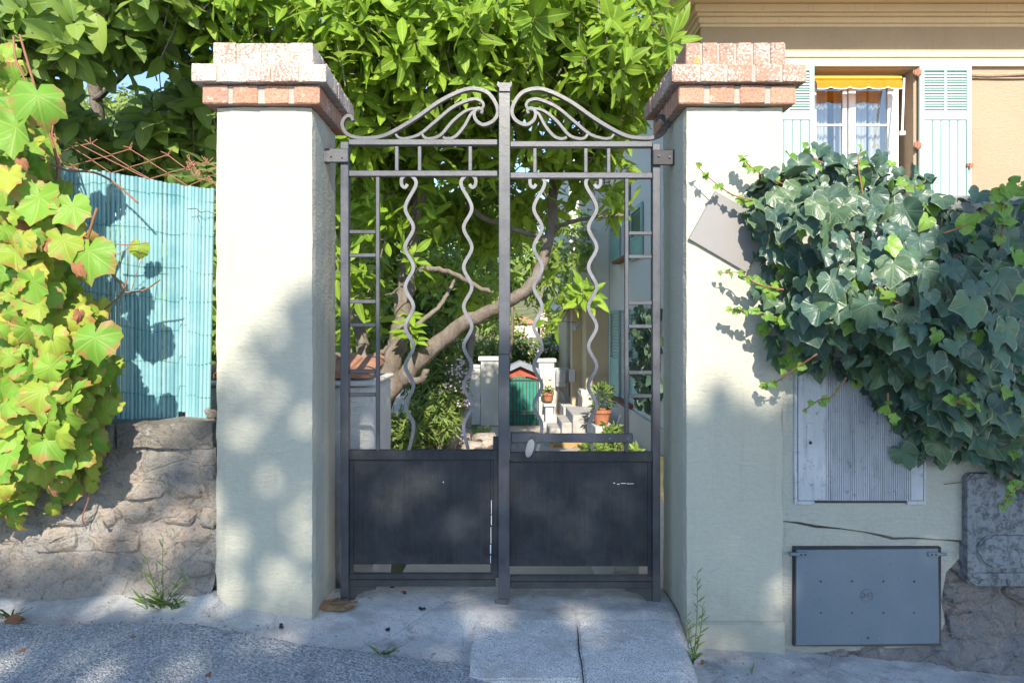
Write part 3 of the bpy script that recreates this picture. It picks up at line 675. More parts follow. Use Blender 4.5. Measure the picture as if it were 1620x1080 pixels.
for o in (gl, gr_): o.location.y += GY
# ================================================================ LEFT STONE WALL
DW = 2.50; YW = DW+CAM.y
XW0, XW1 = -4.2, PX(342, DW)
wall = thing('stone_wall', 'low rubble stone wall under the teal reed screen, left of the pillar', 'stone wall', ((XW0+XW1)/2, YW+.15, .1))
bm = B(); xs = axis((XW0, -2.3, .1), (-2.3, XW1, .0165)); zs = axis((-.1, .75, .0165))
g = []
for x in xs:
    c = []
    for z in zs:
        y = YW+.012-.018*fr((x*2.6, z*3.4, 1), 1, 5)-.020*abs(fr((x*7, z*9, 4), 1, 4))-.008*fr((x*22, z*22, 4), 1, 3)-.05*math.exp(-max(0, z-zg(x, YW)-.02)/.07)
        c.append(bm.verts.new((x, y, z)))
    g.append(c)
for i in range(len(xs)-1):
    for j in range(len(zs)-1): bm.faces.new((g[i][j], g[i+1][j], g[i+1][j+1], g[i][j+1]))
obj('mortar_bed', bm, M['bed'], wall, smooth=True)
bm = B(); box(bm, XW0, XW1, YW+.06, YW+.32, -.2, .748); obj('wall_core', bm, M['bed'], wall)
def angular_stone(k, mat):
    rr = random.Random(k); bm = B()
    for i in range(26):
        a = rr.uniform(-1, 1); b = rr.uniform(-1, 1); c = rr.uniform(-1, 1); m = (abs(a)**3.2+abs(b)**3.2+abs(c)**3.2)**(1/3.2); bm.verts.new((a/m, b/m, c/m))
    r = bmesh.ops.convex_hull(bm, input=bm.verts[:]); bmesh.ops.delete(bm, geom=[v for v in bm.verts if not v.link_faces], context='VERTS')
    bmesh.ops.bevel(bm, geom=bm.edges[:], offset=.09, segments=1, affect='EDGES')
    for v in bm.verts: v.co += Vector((fr(v.co*2+Vector((k, 0, 0))), fr(v.co*2+Vector((0, k, 0))), fr(v.co*2)))*.10
    return mesh_of('stone', bm, mat, smooth=False)
def stone_mesh(k, mat):
    rr = random.Random(k); bm = B(); bmesh.ops.create_icosphere(bm, subdivisions=2, radius=1)
    o = Vector((k*3.3, 0, 0))
    for v in bm.verts:
        p = v.co.copy(); m = max(abs(p.x), abs(p.z)); f = .72+.28*m
        p.x = math.copysign(abs(p.x)**.7, p.x); p.z = math.copysign(abs(p.z)**.7, p.z); p.y = math.copysign(abs(p.y)**.8, p.y)
        p += Vector((fr(v.co*1.2+o), fr(v.co*1.4+o+Vector((5, 0, 0))), fr(v.co*1.2+o+Vector((0, 6, 0)))))*.28
        p += Vector((0, 1, 0))*fr(v.co*4+o)*.1; v.co = p
    return mesh_of('stone', bm, mat, smooth=True)
SM = [stone_mesh(k, M['stone']) for k in range(7)]; SG = [angular_stone(k+20, M['stonegrey']) for k in range(6)]; SA = [angular_stone(k+40, M['stone']) for k in range(8)]
def rubble(parent, x0, x1, z0f, z1, yf, ms, hmin=.07, hmax=.15, skip=lambda x, z: False, p=.8):
    z = z0f; row = 0
    while z < z1-.03:
        h = random.uniform(hmin, hmax); x = x0+random.uniform(-.1, .02)
        while x < x1-.03:
            w = h*random.uniform(.9, 2.3); w = min(w, x1-x+.02)
            cx, cz = x+w/2, z+h/2+random.uniform(-.012, .012)
            if random.random() < p and not skip(cx, cz) and w > .04:
                m = Matrix.Translation((cx, yf+.024+random.uniform(-.004, .016), cz)) @ Euler((random.uniform(-.1, .1), random.uniform(-.16, .16), random.uniform(-.1, .1))).to_matrix().to_4x4() @ Matrix.Diagonal((w*.5, .036, h*.5, 1))
                link(bpy.data.objects.new('stone', random.choice(ms)), parent, m)
            x += w+.012
        z += h+.006
rubble(wall, -2.6, XW1-.01, .16, .735, YW-.008, SA, p=.85, hmin=.05, hmax=.15)
bm = B()
for a, b in ((-2.9, PX(182, DW)), (PX(184, DW), PX(345, DW))):
    box(bm, a, b, YW-.02, YW+.33, PZ(710, DW), PZ(669, DW), .012, seg=2)
    break
obj('coping_stone', bm, M['coping'], wall)
bm = B(); rough_box(bm, PX(186, DW), XW1-.002, YW-.018, YW+.32, PZ(709, DW), PZ(668, DW), .03, .008, 6); obj('coping_stone', bm, M['coping'], wall)
# loose pebbles in the gap at the end of the reed screen
for k, (px, py, s) in enumerate(((336, 655, .018), (333, 668, .022), (329, 650, .012))):
    m = Matrix.Translation(P(px, py, 2.56)) @ Matrix.Diagonal((s*1.2, s, s, 1))
    o = link(bpy.data.objects.new('pebble', SM[k]), None, m)
    tag(o, ['upper pale pebble wedged between reed screen and pillar', 'larger pebble on the coping beside the pillar foot', 'small pebble above the coping behind the reed ends'][k], 'pebble', 'pebbles at the end of the reed screen')

# ================================================================ REED SCREEN, WIRE FENCE
DR = 2.62; YR = DR+CAM.y
reed = thing('reed_screen', 'teal plastic reed screen fence standing on the stone wall', 'reed screen', (PX(150, DR), YR, .84))
bm = B()
def half(bm, r=.0088, n=6):
    lo = [bm.verts.new((r*math.cos(math.pi*k/n), -r*math.sin(math.pi*k/n), 0)) for k in range(n+1)]; hi = [bm.verts.new((v.co.x, v.co.y, 1)) for v in lo]
    for k in range(n): bm.faces.new((lo[k], hi[k], hi[k+1], lo[k+1]))
    bm.faces.new(hi[::-1]); bm.faces.new((lo[0], lo[n], hi[n], hi[0]))
half(bm); rm = mesh_of('reed', bm, M['reed'], smooth=True)
try: rm.set_sharp_from_angle(angle=R(50))
except Exception: pass
NR = 60; tops = []
for k in range(NR):
    t = k/(NR-1); xt = lerp(PX(-52, DR), PX(343, DR), t); px = CX+xt*F/DR
    lean = -.036*max(0, (px-200)/140)**1.3; xb = xt+lean+random.uniform(-.001, .001)
    zt = PZ(interp(px, [-60, 125, 210, 300, 340], [248, 268, 279, 294, 299]), DR)+random.uniform(-.004, .004)
    zb = PZ(interp(px, [-60, 195, 250, 325], [660, 664, 668, 669]), DR)+random.uniform(-.004, .004)
    if k in (51, 52): zb += .045
    yy = YR+.012*math.sin(t*9)+.006*math.sin(t*31)
    z = Vector((xt-xb, 0, zt-zb)); h = z.length; z.normalize(); x = Vector((1, 0, 0)); y = z.cross(x)
    sx = random.uniform(.84, .97)
    m = Matrix((x*sx, y, z*h)).transposed().to_4x4(); m.translation = (xb, yy, zb)
    link(bpy.data.objects.new('reed', rm), reed, m); tops.append((xt, xb, yy, zt, zb))
for q in (.055, .21, .36, .49, .62, .75, .89):
    bm = B(); pts = []
    for i, (xt, xb, yy, zt, zb) in enumerate(tops):
        z = lerp(zt, zb, q)+.006*math.sin(i*.4+q*20); pts.append(Vector((lerp(xt, xb, q), yy-.0098, z))); pts.append(Vector((lerp(xt, xb, q)+.0085, yy-.0062, z+.001)))
    tube(bm, pts, .0011, n=4); obj('tie_wire', bm, M['tie'], reed)
bm = B()
tube(bm, smooth_path([P(297, 331, 2.585), P(310, 330, 2.58), P(318, 336, 2.58), P(328, 334, 2.585), P(338, 338, 2.59)], 5), .0016, n=5); tube(bm, [P(314, 334, 2.585), P(313, 344, 2.58), P(316, 352, 2.58)], .001, n=4); obj('loose_wire', bm, M['dark'], reed)

DM = 2.72
wf = thing('wire_fence', 'rusty diamond wire mesh sagging above the teal reed screen', 'wire fence', (PX(230, DM), DM+CAM.y, .9))
def mesh_pt(u, v):                          # u across in cells, v up in half cells
    px = 100+u*30; sag = interp(px, [100, 150, 240, 340], [0, 10, 22, 30])
    py = 300-v*15.5+sag*.55+(u*3.0-12)
    p = P(px, py, DM); a = .5+max(0, (px-270)/70)*1.4
    return p+Vector((noise.noise(p*9), noise.noise(p*7+Vector((3, 0, 0)))*1.2, noise.noise(p*9+Vector((0, 4, 0)))))*.017*a
for k in range(10):
    bm = B(); pts = []
    for v in range(-4, 6):
        o = .5 if (v+k) % 2 == 0 else -.5
        pts.append(mesh_pt(k+o*.94, v*.92))
        pts.append(mesh_pt(k+o*.94, v*.92+.12))
    e = pts[-1]; pts += [e+Vector((random.uniform(-.03, .03), -.005, random.uniform(.006, .026)))]
    tube(bm, pts, .0021, n=5)
    tube(bm, [pts[-2]-Vector((0, 0, .008)), pts[-2]+Vector((random.uniform(-.03, .03), .004, random.uniform(.01, .026)))], .0019, n=4)
    obj('wire', bm, M['rust'], wf)
for k, st in enumerate(([(100, 262), (160, 278), (220, 288), (280, 297), (345, 318)], [(120, 225), (150, 242), (190, 262), (250, 288), (345, 300)])):
    bm = B(); tube(bm, smooth_path([P(x, y+random.uniform(-2, 2), DM-.01) for x, y in st], 5), .0021, n=5); obj('wire', bm, M['rust'], wf)
for k in range(7):                          # crumpled end
    bm = B(); c = P(322+random.uniform(-14, 10), 268+random.uniform(-16, 20), DM-.02); pts = [c]
    for i in range(4): pts.append(pts[-1]+Vector((random.uniform(-.035, .035), random.uniform(-.01, .01), random.uniform(-.045, .045))))
    tube(bm, smooth_path(pts, 3), .002, n=4); obj('wire', bm, M['rust'], wf)
bx('fence_post', PX(-20, DM), PX(-14, DM), DM+CAM.y, DM+CAM.y+.03, .8, 1.95, M['rust'], wf)

# ================================================================ RIGHT WALL WITH CABINETS
DP = 2.468; YP = DP+CAM.y
rw = thing('garden_wall', 'cream plastered garden wall under the ivy, rubble at its right foot', 'garden wall', (2.2, YP+.15, -.1))
bm = B(); xs = axis((PX(1238, DP), 2.6, .018), (2.6, 5.0, .1)); zs = axis((-.55, .5, .018))
px_hatch = PX(1495, DP)
g = []
for x in xs:
    c = []
    for z in zs:
        foot = math.exp(-max(0, z-zg(x, YP)-.03)/.06)
        c.append(bm.verts.new((x, YP+.026-.020*fr((x*3, z*3.5, 7), 1, 5)-.010*fr((x*14, z*14, 2), 1, 3)-.055*min(1.2, foot)*(1 if x > px_hatch else .35), z)))
    g.append(c)
for i in range(len(xs)-1):
    for j in range(len(zs)-1): bm.faces.new((g[i][j], g[i+1][j], g[i+1][j+1], g[i][j+1]))
obj('rubble_bed', bm, M['stonegrey'], rw, smooth=True)
bm = B(); box(bm, PX(1238, DP), 5.0, YP+.05, YP+.32, -.6, 1.70); obj('wall_core', bm, M['bed'], rw)
X0 = PX(1238, DP); px2 = lambda px: PX(px, DP); pz2 = lambda py: PZ(py, DP)
crack = [(1236, 822), (1262, 824), (1290, 829), (1330, 834), (1365, 839), (1390, 843), (1412, 848), (1440, 848), (1480, 851), (1526, 853)]
bm = B(); prism(bm, [(px2(a), pz2(b)) for a, b in [(1236, 310), (2300, 310), (2300, 760), (1534, 760), (1530, 800)][:5]+crack[::-1]], YP-.009, YP+.06); obj('upper_plaster', bm, M['wallplaster'], rw)
bm = B(); prism(bm, [(px2(a), pz2(b)) for a, b in [(x, y+4+2*math.sin(x*.05)) for x, y in crack]+[(1522, 880), (1498, 905), (1490, 950), (1496, 985), (1484, 1012), (1489, 1022), (1430, 1024), (1340, 1030), (1262, 1034), (1236, 1036)]], YP+.004, YP+.05); obj('lower_plaster', bm, M['wallplaster'], rw)
rubble(rw, px2(1500), 2.9, -.32, .42, YP, SG, p=.7)
rubble(rw, px2(1255), px2(1500), -.30, -.07, YP+.002, SG, hmin=.06, hmax=.1, p=.45)

cab = thing('meter_cabinet', 'weathered grey cabinet with a ribbed door half under the ivy', 'meter cabinet', (PX(1360, 2.46), YP, PZ(795, 2.46)))
c = lambda px: PX(px, 2.46); d_ = lambda py: PZ(py, 2.46); Y = 2.46+CAM.y
bm = B()
for a in ((1255, 1260, 560, 797), (1459, 1463, 560, 797), (1260, 1459, 560, 566)): box(bm, c(a[0]), c(a[1]), Y-.010, Y+.03, d_(a[2]), d_(a[3]), .0015)
box(bm, c(1260), c(1287), Y-.010, Y+.03, d_(791), d_(797), .0015); box(bm, c(1433), c(1459), Y-.010, Y+.03, d_(791), d_(797), .0015); obj('frame', bm, M['cabinet'], cab)
bm = B(); box(bm, c(1260), c(1459), Y-.003, Y+.03, d_(566), d_(795)); obj('gap_shade', bm, M['dark'], cab)  # solid dark sheet, shade of the door gap put into its colour
bm = B(); pts = [(c(1261), Y-.009), (c(1303), Y-.009)]
N_ = 40
for k in range(N_):
    a, b = lerp(c(1305), c(1441), k/N_), lerp(c(1305), c(1441), (k+1)/N_); w = b-a
    pts += [(a, Y-.009), (a+w*.06, Y-.0145), (a+w*.52, Y-.0145), (a+w*.58, Y-.009)]
pts += [(c(1441), Y-.009), (c(1458), Y-.009)]
zt, zb = d_(567), d_(790)
lo = [bm.verts.new((x, y, zb)) for x, y in pts]; hi = [bm.verts.new((x, y, zt)) for x, y in pts]
for k in range(len(pts)-1): bm.faces.new((lo[k], lo[k+1], hi[k+1], hi[k]))
b0 = [bm.verts.new((x, Y-.0031, zb)) for x in (pts[0][0], pts[-1][0])]
bm.faces.new([b0[0]]+[b0[1]]+lo[::-1])
door = obj('ribbed_door', bm, M['cabinet'], cab)
bm = B(); box(bm, c(1274), c(1286), Y-.0125, Y-.0092, d_(668), d_(706), .001); lp = obj('lock_plate', bm, M['cabinet'], door)
bm = B(); cyl(bm, (c(1279.5), Y-.0128, d_(699)), .007, .0015, 'y', 12); obj('keyhole', bm, M['dark'], door)

ht = thing('access_hatch', 'blue-grey steel hatch with two pin hinges set low in the wall', 'access hatch', (c(1370), Y, d_(1018)))
bm = B(); box(bm, c(1255.5), c(1488), Y-.003, Y+.03, d_(864.5), d_(1021)); obj('gap_shade', bm, M['dark'], ht)  # dark box showing round the door, paints the gap's shade as an outline
bm = B(); prism(bm, [(c(a), d_(b)) for a, b in ((1258, 868), (1481, 866), (1483, 1015), (1257, 1018))], Y-.012, Y-.0002); bmesh.ops.bevel(bm, geom=bm.edges[:], offset=.0015, affect='EDGES'); hd = obj('door', bm, M['hatch'], ht)
for px in (1296, 1345, 1394.5, 1443):
    for py in (917, 966.5): bm = B(); cyl(bm, (c(px), Y-.0123, d_(py)), .0042, .001, 'y', 10); obj('vent_hole', bm, M['dark'], hd)
bm = B(); cyl(bm, (c(1370.5), Y-.0123, d_(1006)), .0055, .001, 'y', 10); obj('keyhole', bm, M['dark'], hd)
for px in (1354.5, 1387): bm = B(); cyl(bm, (c(px), Y-.0128, d_(1006.5)), .0038, .002, 'y', 10); obj('screw', bm, M['castgrey'], hd)
bm = B(); lathe(bm, [(.0245, 0), (.0245, .003), (.0215, .003), (.0215, .001), (.001, .001)], n=28); bmesh.ops.transform(bm, matrix=Matrix.Translation((c(1369), Y-.012, d_(939))) @ Matrix.Rotation(R(90), 4, 'X'), verts=bm.verts[:]); em = obj('round_emblem', bm, M['hatch'], hd)
cu = bpy.data.curves.new('emblem', 'FONT'); cu.body = 'SMD'; cu.size = .0245; cu.align_x = 'CENTER'; cu.align_y = 'CENTER'; cu.extrude = .0010; cu.space_character = .86
to = bpy.data.objects.new('tmp', cu); C.objects.link(to); bpy.context.view_layer.update()
tm = bpy.data.meshes.new_from_object(to); bpy.data.objects.remove(to); tm.materials.clear(); tm.materials.append(M['mossgrey'])
link(bpy.data.objects.new('lettering', tm), hd, Matrix.Translation((c(1369), Y-.0142, d_(939))) @ Matrix.Rotation(R(90), 4, 'X'))
for s, px in ((-1, 1258), (1, 1481)):
    bm = B(); z = d_(874)
    box(bm, c(px), c(px)-s*.042, Y-.019, Y-.0122, z-.009, z+.009, .002); cyl(bm, (c(px)+s*.004, Y-.0135, z), .0065, .05, 'x', 10); hg = obj('hinge', bm, M['hatch'], ht)
    bm = B(); cyl(bm, (c(px)-s*.014, Y-.0195, z), .0035, .002, 'y', 8); cyl(bm, (c(px)-s*.030, Y-.0195, z), .0035, .002, 'y', 8); obj('hinge_bolt', bm, M['dark'], hg)

gc = thing('gas_cabinet', 'dark lichened casing with a rounded raised window at the right edge', 'gas cabinet', (PX(1600, 2.44), YP, PZ(925, 2.44)))
e = lambda px: PX(px, 2.44); f_ = lambda py: PZ(py, 2.44); Y3 = 2.44+CAM.y
def rrect(x0, x1, z0, z1, r, n=5):
    out = []
    for cx, cz, a0 in ((x1-r, z1-r, 0), (x0+r, z1-r, 90), (x0+r, z0+r, 180), (x1-r, z0+r, 270)):
        out += [(cx+r*math.cos(R(a0+90*k/n)), cz+r*math.sin(R(a0+90*k/n))) for k in range(n+1)]
    return out
def soft(bm, o=.006): bmesh.ops.bevel(bm, geom=[q for q in bm.edges if all(v.co.y < min(w.co.y for w in bm.verts)+1e-5 for v in q.verts)], offset=o, segments=3, affect='EDGES')
bm = B(); prism(bm, rrect(e(1527), e(1760), f_(924), f_(748), .03), Y3-.012, Y3+.06); soft(bm, .007); obj('casing', bm, M['mossgrey'], gc)
bm = B(); prism(bm, rrect(e(1541), e(1746), f_(894), f_(844), .059, 8), Y3-.024, Y3-.0125); soft(bm, .008); obj('raised_window', bm, M['mossgrey'], gc)
bm = B(); prism(bm, rrect(e(1534), e(1752), f_(912), f_(903), .010), Y3-.021, Y3-.0125); soft(bm, .004); obj('drip_lip', bm, M['mossgrey'], gc)
bm = B(); cyl(bm, (e(1593), Y3-.016, f_(917)), .013, .009, 'y', 16); cyl(bm, (e(1593), Y3-.021, f_(917)), .007, .004, 'y', 12); obj('lock_boss', bm, M['mossgrey'], gc)
# ================================================================ VILLA
DH = 8.0; YH = DH+CAM.y; XC = PX(1110, DH)
hx = lambda px: PX(px, DH); hz = lambda py: PZ(py, DH)
villa = thing('villa', 'ochre villa with mint shutters and a yellow window awning, right of the gate', 'house', (XC+4, YH+4, -1.5))
def wall_grid(bm, us, ws, holes, f):
    """boxes between the sorted breaks us (along) and ws (up), leaving out the holes; f maps (u0,u1,w0,w1) to a box call"""
    for a, b in zip(us, us[1:]):
        for c_, d in zip(ws, ws[1:]):
            if any(a >= h[0]-1e-4 and b <= h[1]+1e-4 and c_ >= h[2]-1e-4 and d <= h[3]+1e-4 for h in holes): continue
            f(a, b, c_, d)
wx0, wx1, wz0, wz1 = hx(1287), hx(1445), hz(345), hz(110)
bm = B(); wall_grid(bm, [XC, wx0, wx1, 13], [-2.2, wz0, wz1, 5.24], [(wx0, wx1, wz0, wz1)], lambda a, b, c_, d: box(bm, a, b, YH, YH+.32, c_, d)); obj('front_wall', bm, M['house'], villa)
sd = lambda px: 1000*XC/(px-CX)+CAM.y       # y where the side wall shows at px
gy0, gy1 = sd(1000), sd(982); gz0, gz1 = PZ(628, 13.3), PZ(491, 13.3)
uy0, uy1 = gy0, gy1; uz0, uz1 = PZ(412, 13.3), PZ(412, 13.3)+1.75
ys = sorted([YH+.32, gy0, gy1, 17]); zs = sorted([-2.4, gz0, gz1, uz0, uz1, 5.24])
bm = B(); wall_grid(bm, ys, zs, [(gy0, gy1, gz0, gz1), (uy0, uy1, uz0, uz1)], lambda a, b, c_, d: box(bm, XC, XC+.32, a, b, c_, d)); obj('side_wall', bm, M['pale'], villa)
bx('lower_side_render', XC-.012, XC+.1, YH+.002, gy0, gz1-.01-2.0, gz1+.02, M['beige'], villa, 0) if False else None
bx('side_plinth', XC-.05, XC-.002, YH+.01, sd(966), -2.4, gz0-.10, M['white'], villa, .01)
bx('interior', XC+.34, 12.9, YH+1.4, 16.9, -2, 5.2, M['interior'], villa, 0)
bx('interior', wx0-.3, wx1+.3, YH+1.2, YH+1.25, wz0-.3, wz1+.2, M['interior'], villa, 0)
# frieze, cornice mouldings, string course, eaves
bx('frieze', XC-.018, 13, YH-.018, YH-.001, hz(86), hz(44), M['frieze'], villa, 0)
def mould(z0, z1, out, mat='cornice'):
    bm = B(); box(bm, XC-out, 13, YH-out, YH-.0005, z0, z1, .008); box(bm, XC-out, XC-.0005, YH+.001, 17, z0+.0005, z1-.0005, .008); obj('cornice_moulding', bm, M[mat], villa)
mould(hz(44), hz(39), .03); mould(hz(39)+.001, hz(30), .05); mould(hz(30)+.001, hz(25), .085); mould(hz(25)+.001, hz(13), .12)
bm = B(); box(bm, XC-.015, 13, YH-.05, YH-.002, hz(107), hz(95), .004); box(bm, XC-.015, 13, YH-.075, YH-.002, hz(94.5), hz(86), .01); obj('string_course', bm, M['band'], villa)
zs0 = hz(13)+.002
bm = B(); box(bm, XC-.5, 13.5, YH-.80, 17.5, zs0, zs0+.10, .01); obj('soffit', bm, M['cornice'], villa)
for k in range(3): bx('soffit_batten', XC-.5, 13.5, YH-.66+k*.16, YH-.63+k*.16, zs0-.012, zs0-.001, M['frieze'], villa, .003)
rf = bx('roof', XC-.6, 13.6, YH-.90, 17.6, zs0+.102, zs0+.26, M['tile'], villa, .02)
# window
yw = YH+.20
win = bx('window', wx0, wx1-.10, yw, yw+.05, wz0, wz0+.06, M['winwhite'], villa)
def wpart(name, a, b, t, u, y0, y1, mat, par=None, bev=.004): return bx(name, hx2(a), hx2(b), y0, y1, hz2(u), hz2(t), M[mat], par or win, bev)
DWN = 8.2; hx2 = lambda px: PX(px, DWN); hz2 = lambda py: PZ(py, DWN)
wpart('frame', 1284, 1291, 120, 345, yw-.01, yw+.05, 'winwhite'); wpart('frame', 1413, 1421, 120, 345, yw-.01, yw+.05, 'winwhite'); wpart('frame', 1291, 1413, 116, 128, yw-.01, yw+.05, 'winwhite')
wpart('sash_stile', 1332, 1339, 128, 345, yw-.02, yw+.03, 'winwhite'); wpart('sash_stile', 1341, 1352, 128, 345, yw-.028, yw+.03, 'winwhite'); wpart('sash_stile', 1403, 1412.5, 128, 345, yw-.02, yw+.03, 'winwhite')
for a, b in ((1291, 1332), (1352, 1403)):
    for q in (197, 267): wpart('glazing_bar', a, b, q, q+3, yw-.012, yw+.012, 'winwhite', bev=.002)
    for t, u in ((128, 197), (200, 267), (270, 345)): wpart('pane', a, b, t, u, yw, yw+.005, 'glass', bev=0)
for a, b in ((1284, 1311), (1322, 1337), (1350, 1372), (1378, 1412)):
    bm = B(); n_ = 24; x0, x1 = PX(a, 8.32), PX(b, 8.32)
    g = [[bm.verts.new((lerp(x0, x1, k/n_), YH+.36+.022*math.sin(k*1.35+a)+.01*math.sin(k*.5), z)) for k in range(n_+1)] for z in (wz0, (wz0+wz1)/2, wz1)]
    for i in range(2):
        for k in range(n_): bm.faces.new((g[i][k], g[i][k+1], g[i+1][k+1], g[i+1][k]))
    obj('curtain', bm, M['curtain'], win, smooth=True)
bm = B(); tube(bm, [P(1396, 258, 8.1), P(1402, 248, 8.08), P(1415, 243, 8.06)], .012, n=6); obj('window_handle', bm, M['winwhite'], win)
bx('window_sill', wx0-.06, wx1+.7, YH-.10, YH-.003, wz0-.06, wz0-.003, M['band'], villa, .008)
# awning
awn = bx('awning', hx(1287)+.02, hx(1430), YH+.02, YH+.13, hz(124.5), hz(119), M['yellow'], villa, .012)
bm = B(); n_ = 56; xa, xb = hx(1287)+.02, hx(1427)
rows = [(YH+.012, 126), (YH-.03, 131), (YH-.045, 133)]
g = [[bm.verts.new((lerp(xa, xb, k/n_), y, hz(py))) for k in range(n_+1)] for y, py in rows]
g.append([bm.verts.new((lerp(xa, xb, k/n_), YH-.050+.004*math.sin(k*.9), hz(143.2-3.2*abs(math.sin(math.pi*(k/n_)*4.6+.9))**.7*-1-3))) for k in range(n_+1)])
for i in range(3):
    for k in range(n_): bm.faces.new((g[i][k], g[i][k+1], g[i+1][k+1], g[i+1][k]))
r_ = bmesh.ops.solidify(bm, geom=bm.faces[:], thickness=.004)
obj('canvas', bm, M['yellow'], awn)
last = []
bm = B(); tube(bm, [(lerp(xa, xb, k/n_), YH-.055, hz(143.2+3.2*abs(math.sin(math.pi*(k/n_)*4.6+.9))**.7-3)-.002) for k in range(n_+1)], .0065, n=4); obj('white_trim', bm, M['winwhite'], awn)
bm = B(); tube(bm, [(hx(1427), YH-.04, hz(126)), (hx(1420), YH-.09, hz(212))], .013, n=6); box(bm, hx(1416), hx(1425), YH-.10, YH-.06, hz(217), hz(211), .004); obj('folding_arm', bm, M['winwhite'], awn)
# front shutters
def shutter(px0, px1, label):
    x0, x1 = hx(px0), hx(px1); w = x1-x0; t, m1, m2, b = hz(106), hz(180), hz(192), hz(338); y0, y1 = YH-.060, YH-.022; sw = .062
    root = bm0 = B()
    box(bm0, x0, x0+sw, y0, y1, b, t, .004); box(bm0, x1-sw, x1, y0, y1, b, t, .004); box(bm0, x0+sw, x1-sw, y0+.0005, y1, t-.07, t-.001, .003); box(bm0, x0+sw, x1-sw, y0+.0005, y1, m2, m1, .003); box(bm0, x0+sw, x1-sw, y0+.0005, y1, b, b+.07, .003)
    xm = (x0+x1)/2; box(bm0, xm-.017, xm+.017, y0+.001, y1, m1, t-.07, .003)
    s = obj('shutter', bm0, M['mint'], villa); s['label'] = label
    bx('added_gap_sheet', x0+sw, x1-sw, y1-.004, y1-.001, m1, t-.07, M['mint'], s, 0)  # added sheet that keeps the gaps between louvres from going dark
    for xa, xb in ((x0+sw, xm-.017), (xm+.017, x1-sw)):
        nl = 15; lm = None
        for k in range(nl):
            z = lerp(m1+.01, t-.08, (k+.5)/nl)
            if lm is None:
                bm = B(); box(bm, xa-x0, xb-x0, -.026, .026, -.003, .003, 0, Matrix.Rotation(R(58), 4, 'X')); lm = mesh_of('louvre', bm, M['mint'])
            link(bpy.data.objects.new('louvre', lm), s, Matrix.Translation((x0, (y0+y1)/2, z)))
    nb = 5; wv_ = (w-2*sw)/nb; bm = B(); box(bm, .003, wv_-.003, 0, .022, 0, m2-b-.071, .006); bd = mesh_of('board', bm, M['mint'])
    for k in range(nb): link(bpy.data.objects.new('board', bd), s, Matrix.Translation((x0+sw+k*wv_, y0+.008+random.uniform(0, .003), b+.070)))
    return s
s1 = shutter(1450, 1532, 'mint shutter right of the awning window'); s2 = shutter(1203, 1285, 'mint shutter half hidden by the brick cap')
for py in (118, 232): bm = B(); box(bm, hx(1441), hx(1452), YH-.075, YH-.061, hz(py+4), hz(py-4), .002); cyl(bm, (hx(1446), YH-.07, hz(py)), .013, .10, 'z', 8); obj('shutter_hinge', bm, M['rust'], villa)
bm = B(); box(bm, hx(1523), hx(1533), YH-.08, YH-.061, hz(266), hz(261), .003); box(bm, hx(1526), hx(1529), YH-.09, YH-.08, hz(270), hz(260), .003); obj('shutter_catch', bm, M['rust'], s1)
bm = B(); tube(bm, smooth_path([(hx(1533), YH-.03, hz(120)), (hx(1570), YH-.03, hz(121)), (hx(1640), YH-.03, hz(117))], 4), .026, n=8); tube(bm, smooth_path([(hx(1533), YH-.02, hz(124)), (hx(1590), YH-.02, hz(125)), (hx(1640), YH-.02, hz(124))], 4), .012, n=6); obj('conduit', bm, M['house'], villa)
# side windows, seen through the gate
def side_shutter(px0, px1, py0, py1, d, x=XC-.03):
    y0, y1 = sd(px0), sd(px1); y0, y1 = min(y0, y1), max(y0, y1); z0, z1 = PZ(py1, d), PZ(py0, d)
    bm = B()
    for a, b, c_, e_ in ((y0, y0+.07, z0, z1), (y1-.07, y1, z0, z1), (y0+.07, y1-.07, z1-.08, z1), (y0+.07, y1-.07, z0, z0+.09), (y0+.07, y1-.07, lerp(z0, z1, .40), lerp(z0, z1, .45))): box(bm, x-.02, x+.02, a, b, c_, e_, .004)
    box(bm, x-.008, x+.012, y0+.07, y1-.07, z0+.09, lerp(z0, z1, .40), 0)
    s = obj('shutter', bm, M['teal'], villa); s['label'] = 'green louvred shutter on the side wall'
    nl = 13
    bm = B(); box(bm, -.018, .018, y0+.07, y1-.07, -.004, .004, 0, Matrix.Rotation(R(-36), 4, 'Y')); lm = mesh_of('louvre', bm, M['teal'])
    for k in range(nl): link(bpy.data.objects.new('louvre', lm), s, Matrix.Translation((x, 0, lerp(lerp(z0, z1, .45)+.02, z1-.1, (k+.5)/nl))))
side_shutter(982, 968, 491, 628, 13.7); side_shutter(1018.5, 1000.5, 490, 628+8, 11.9)
side_shutter(1018.5, 1000.5, 330, 412, 11.9); side_shutter(982, 968.5, 300, 412, 13.7)
for z0, z1 in ((gz0, gz1), (uz0, uz1)):
    w_ = bx('side_window', XC+.12, XC+.16, gy0, gy1, z0, z0+.07, M['winwhite'], villa)
    bm = B(); box(bm, XC+.13, XC+.135, gy0, gy1, z0+.07, z1); obj('pane', bm, M['glass'], w_)
    bm = B()
    for k in range(3): y = lerp(gy0, gy1, k/2); box(bm, XC+.11, XC+.16, y-.03, y+.03, z0+.07, z1, .003)
    obj('frame', bm, M['winwhite'], w_)
    bx('sill', XC-.16, XC+.1, gy0-.12, gy1+.12, z0-.07, z0-.002, M['sillbrown'], villa, .01)
    if z0 < 1:
        bm = B()
        for k in range(9): tube(bm, [(XC+.03, lerp(gy0, gy1, (k+.5)/9), z0), (XC+.03, lerp(gy0, gy1, (k+.5)/9), z1)], .009, n=5)
        for q in (.3, .65): tube(bm, [(XC+.03, gy0, lerp(z0, z1, q)), (XC+.03, gy1, lerp(z0, z1, q))], .008, n=5)
        obj('window_grille', bm, M['winwhite'], w_)
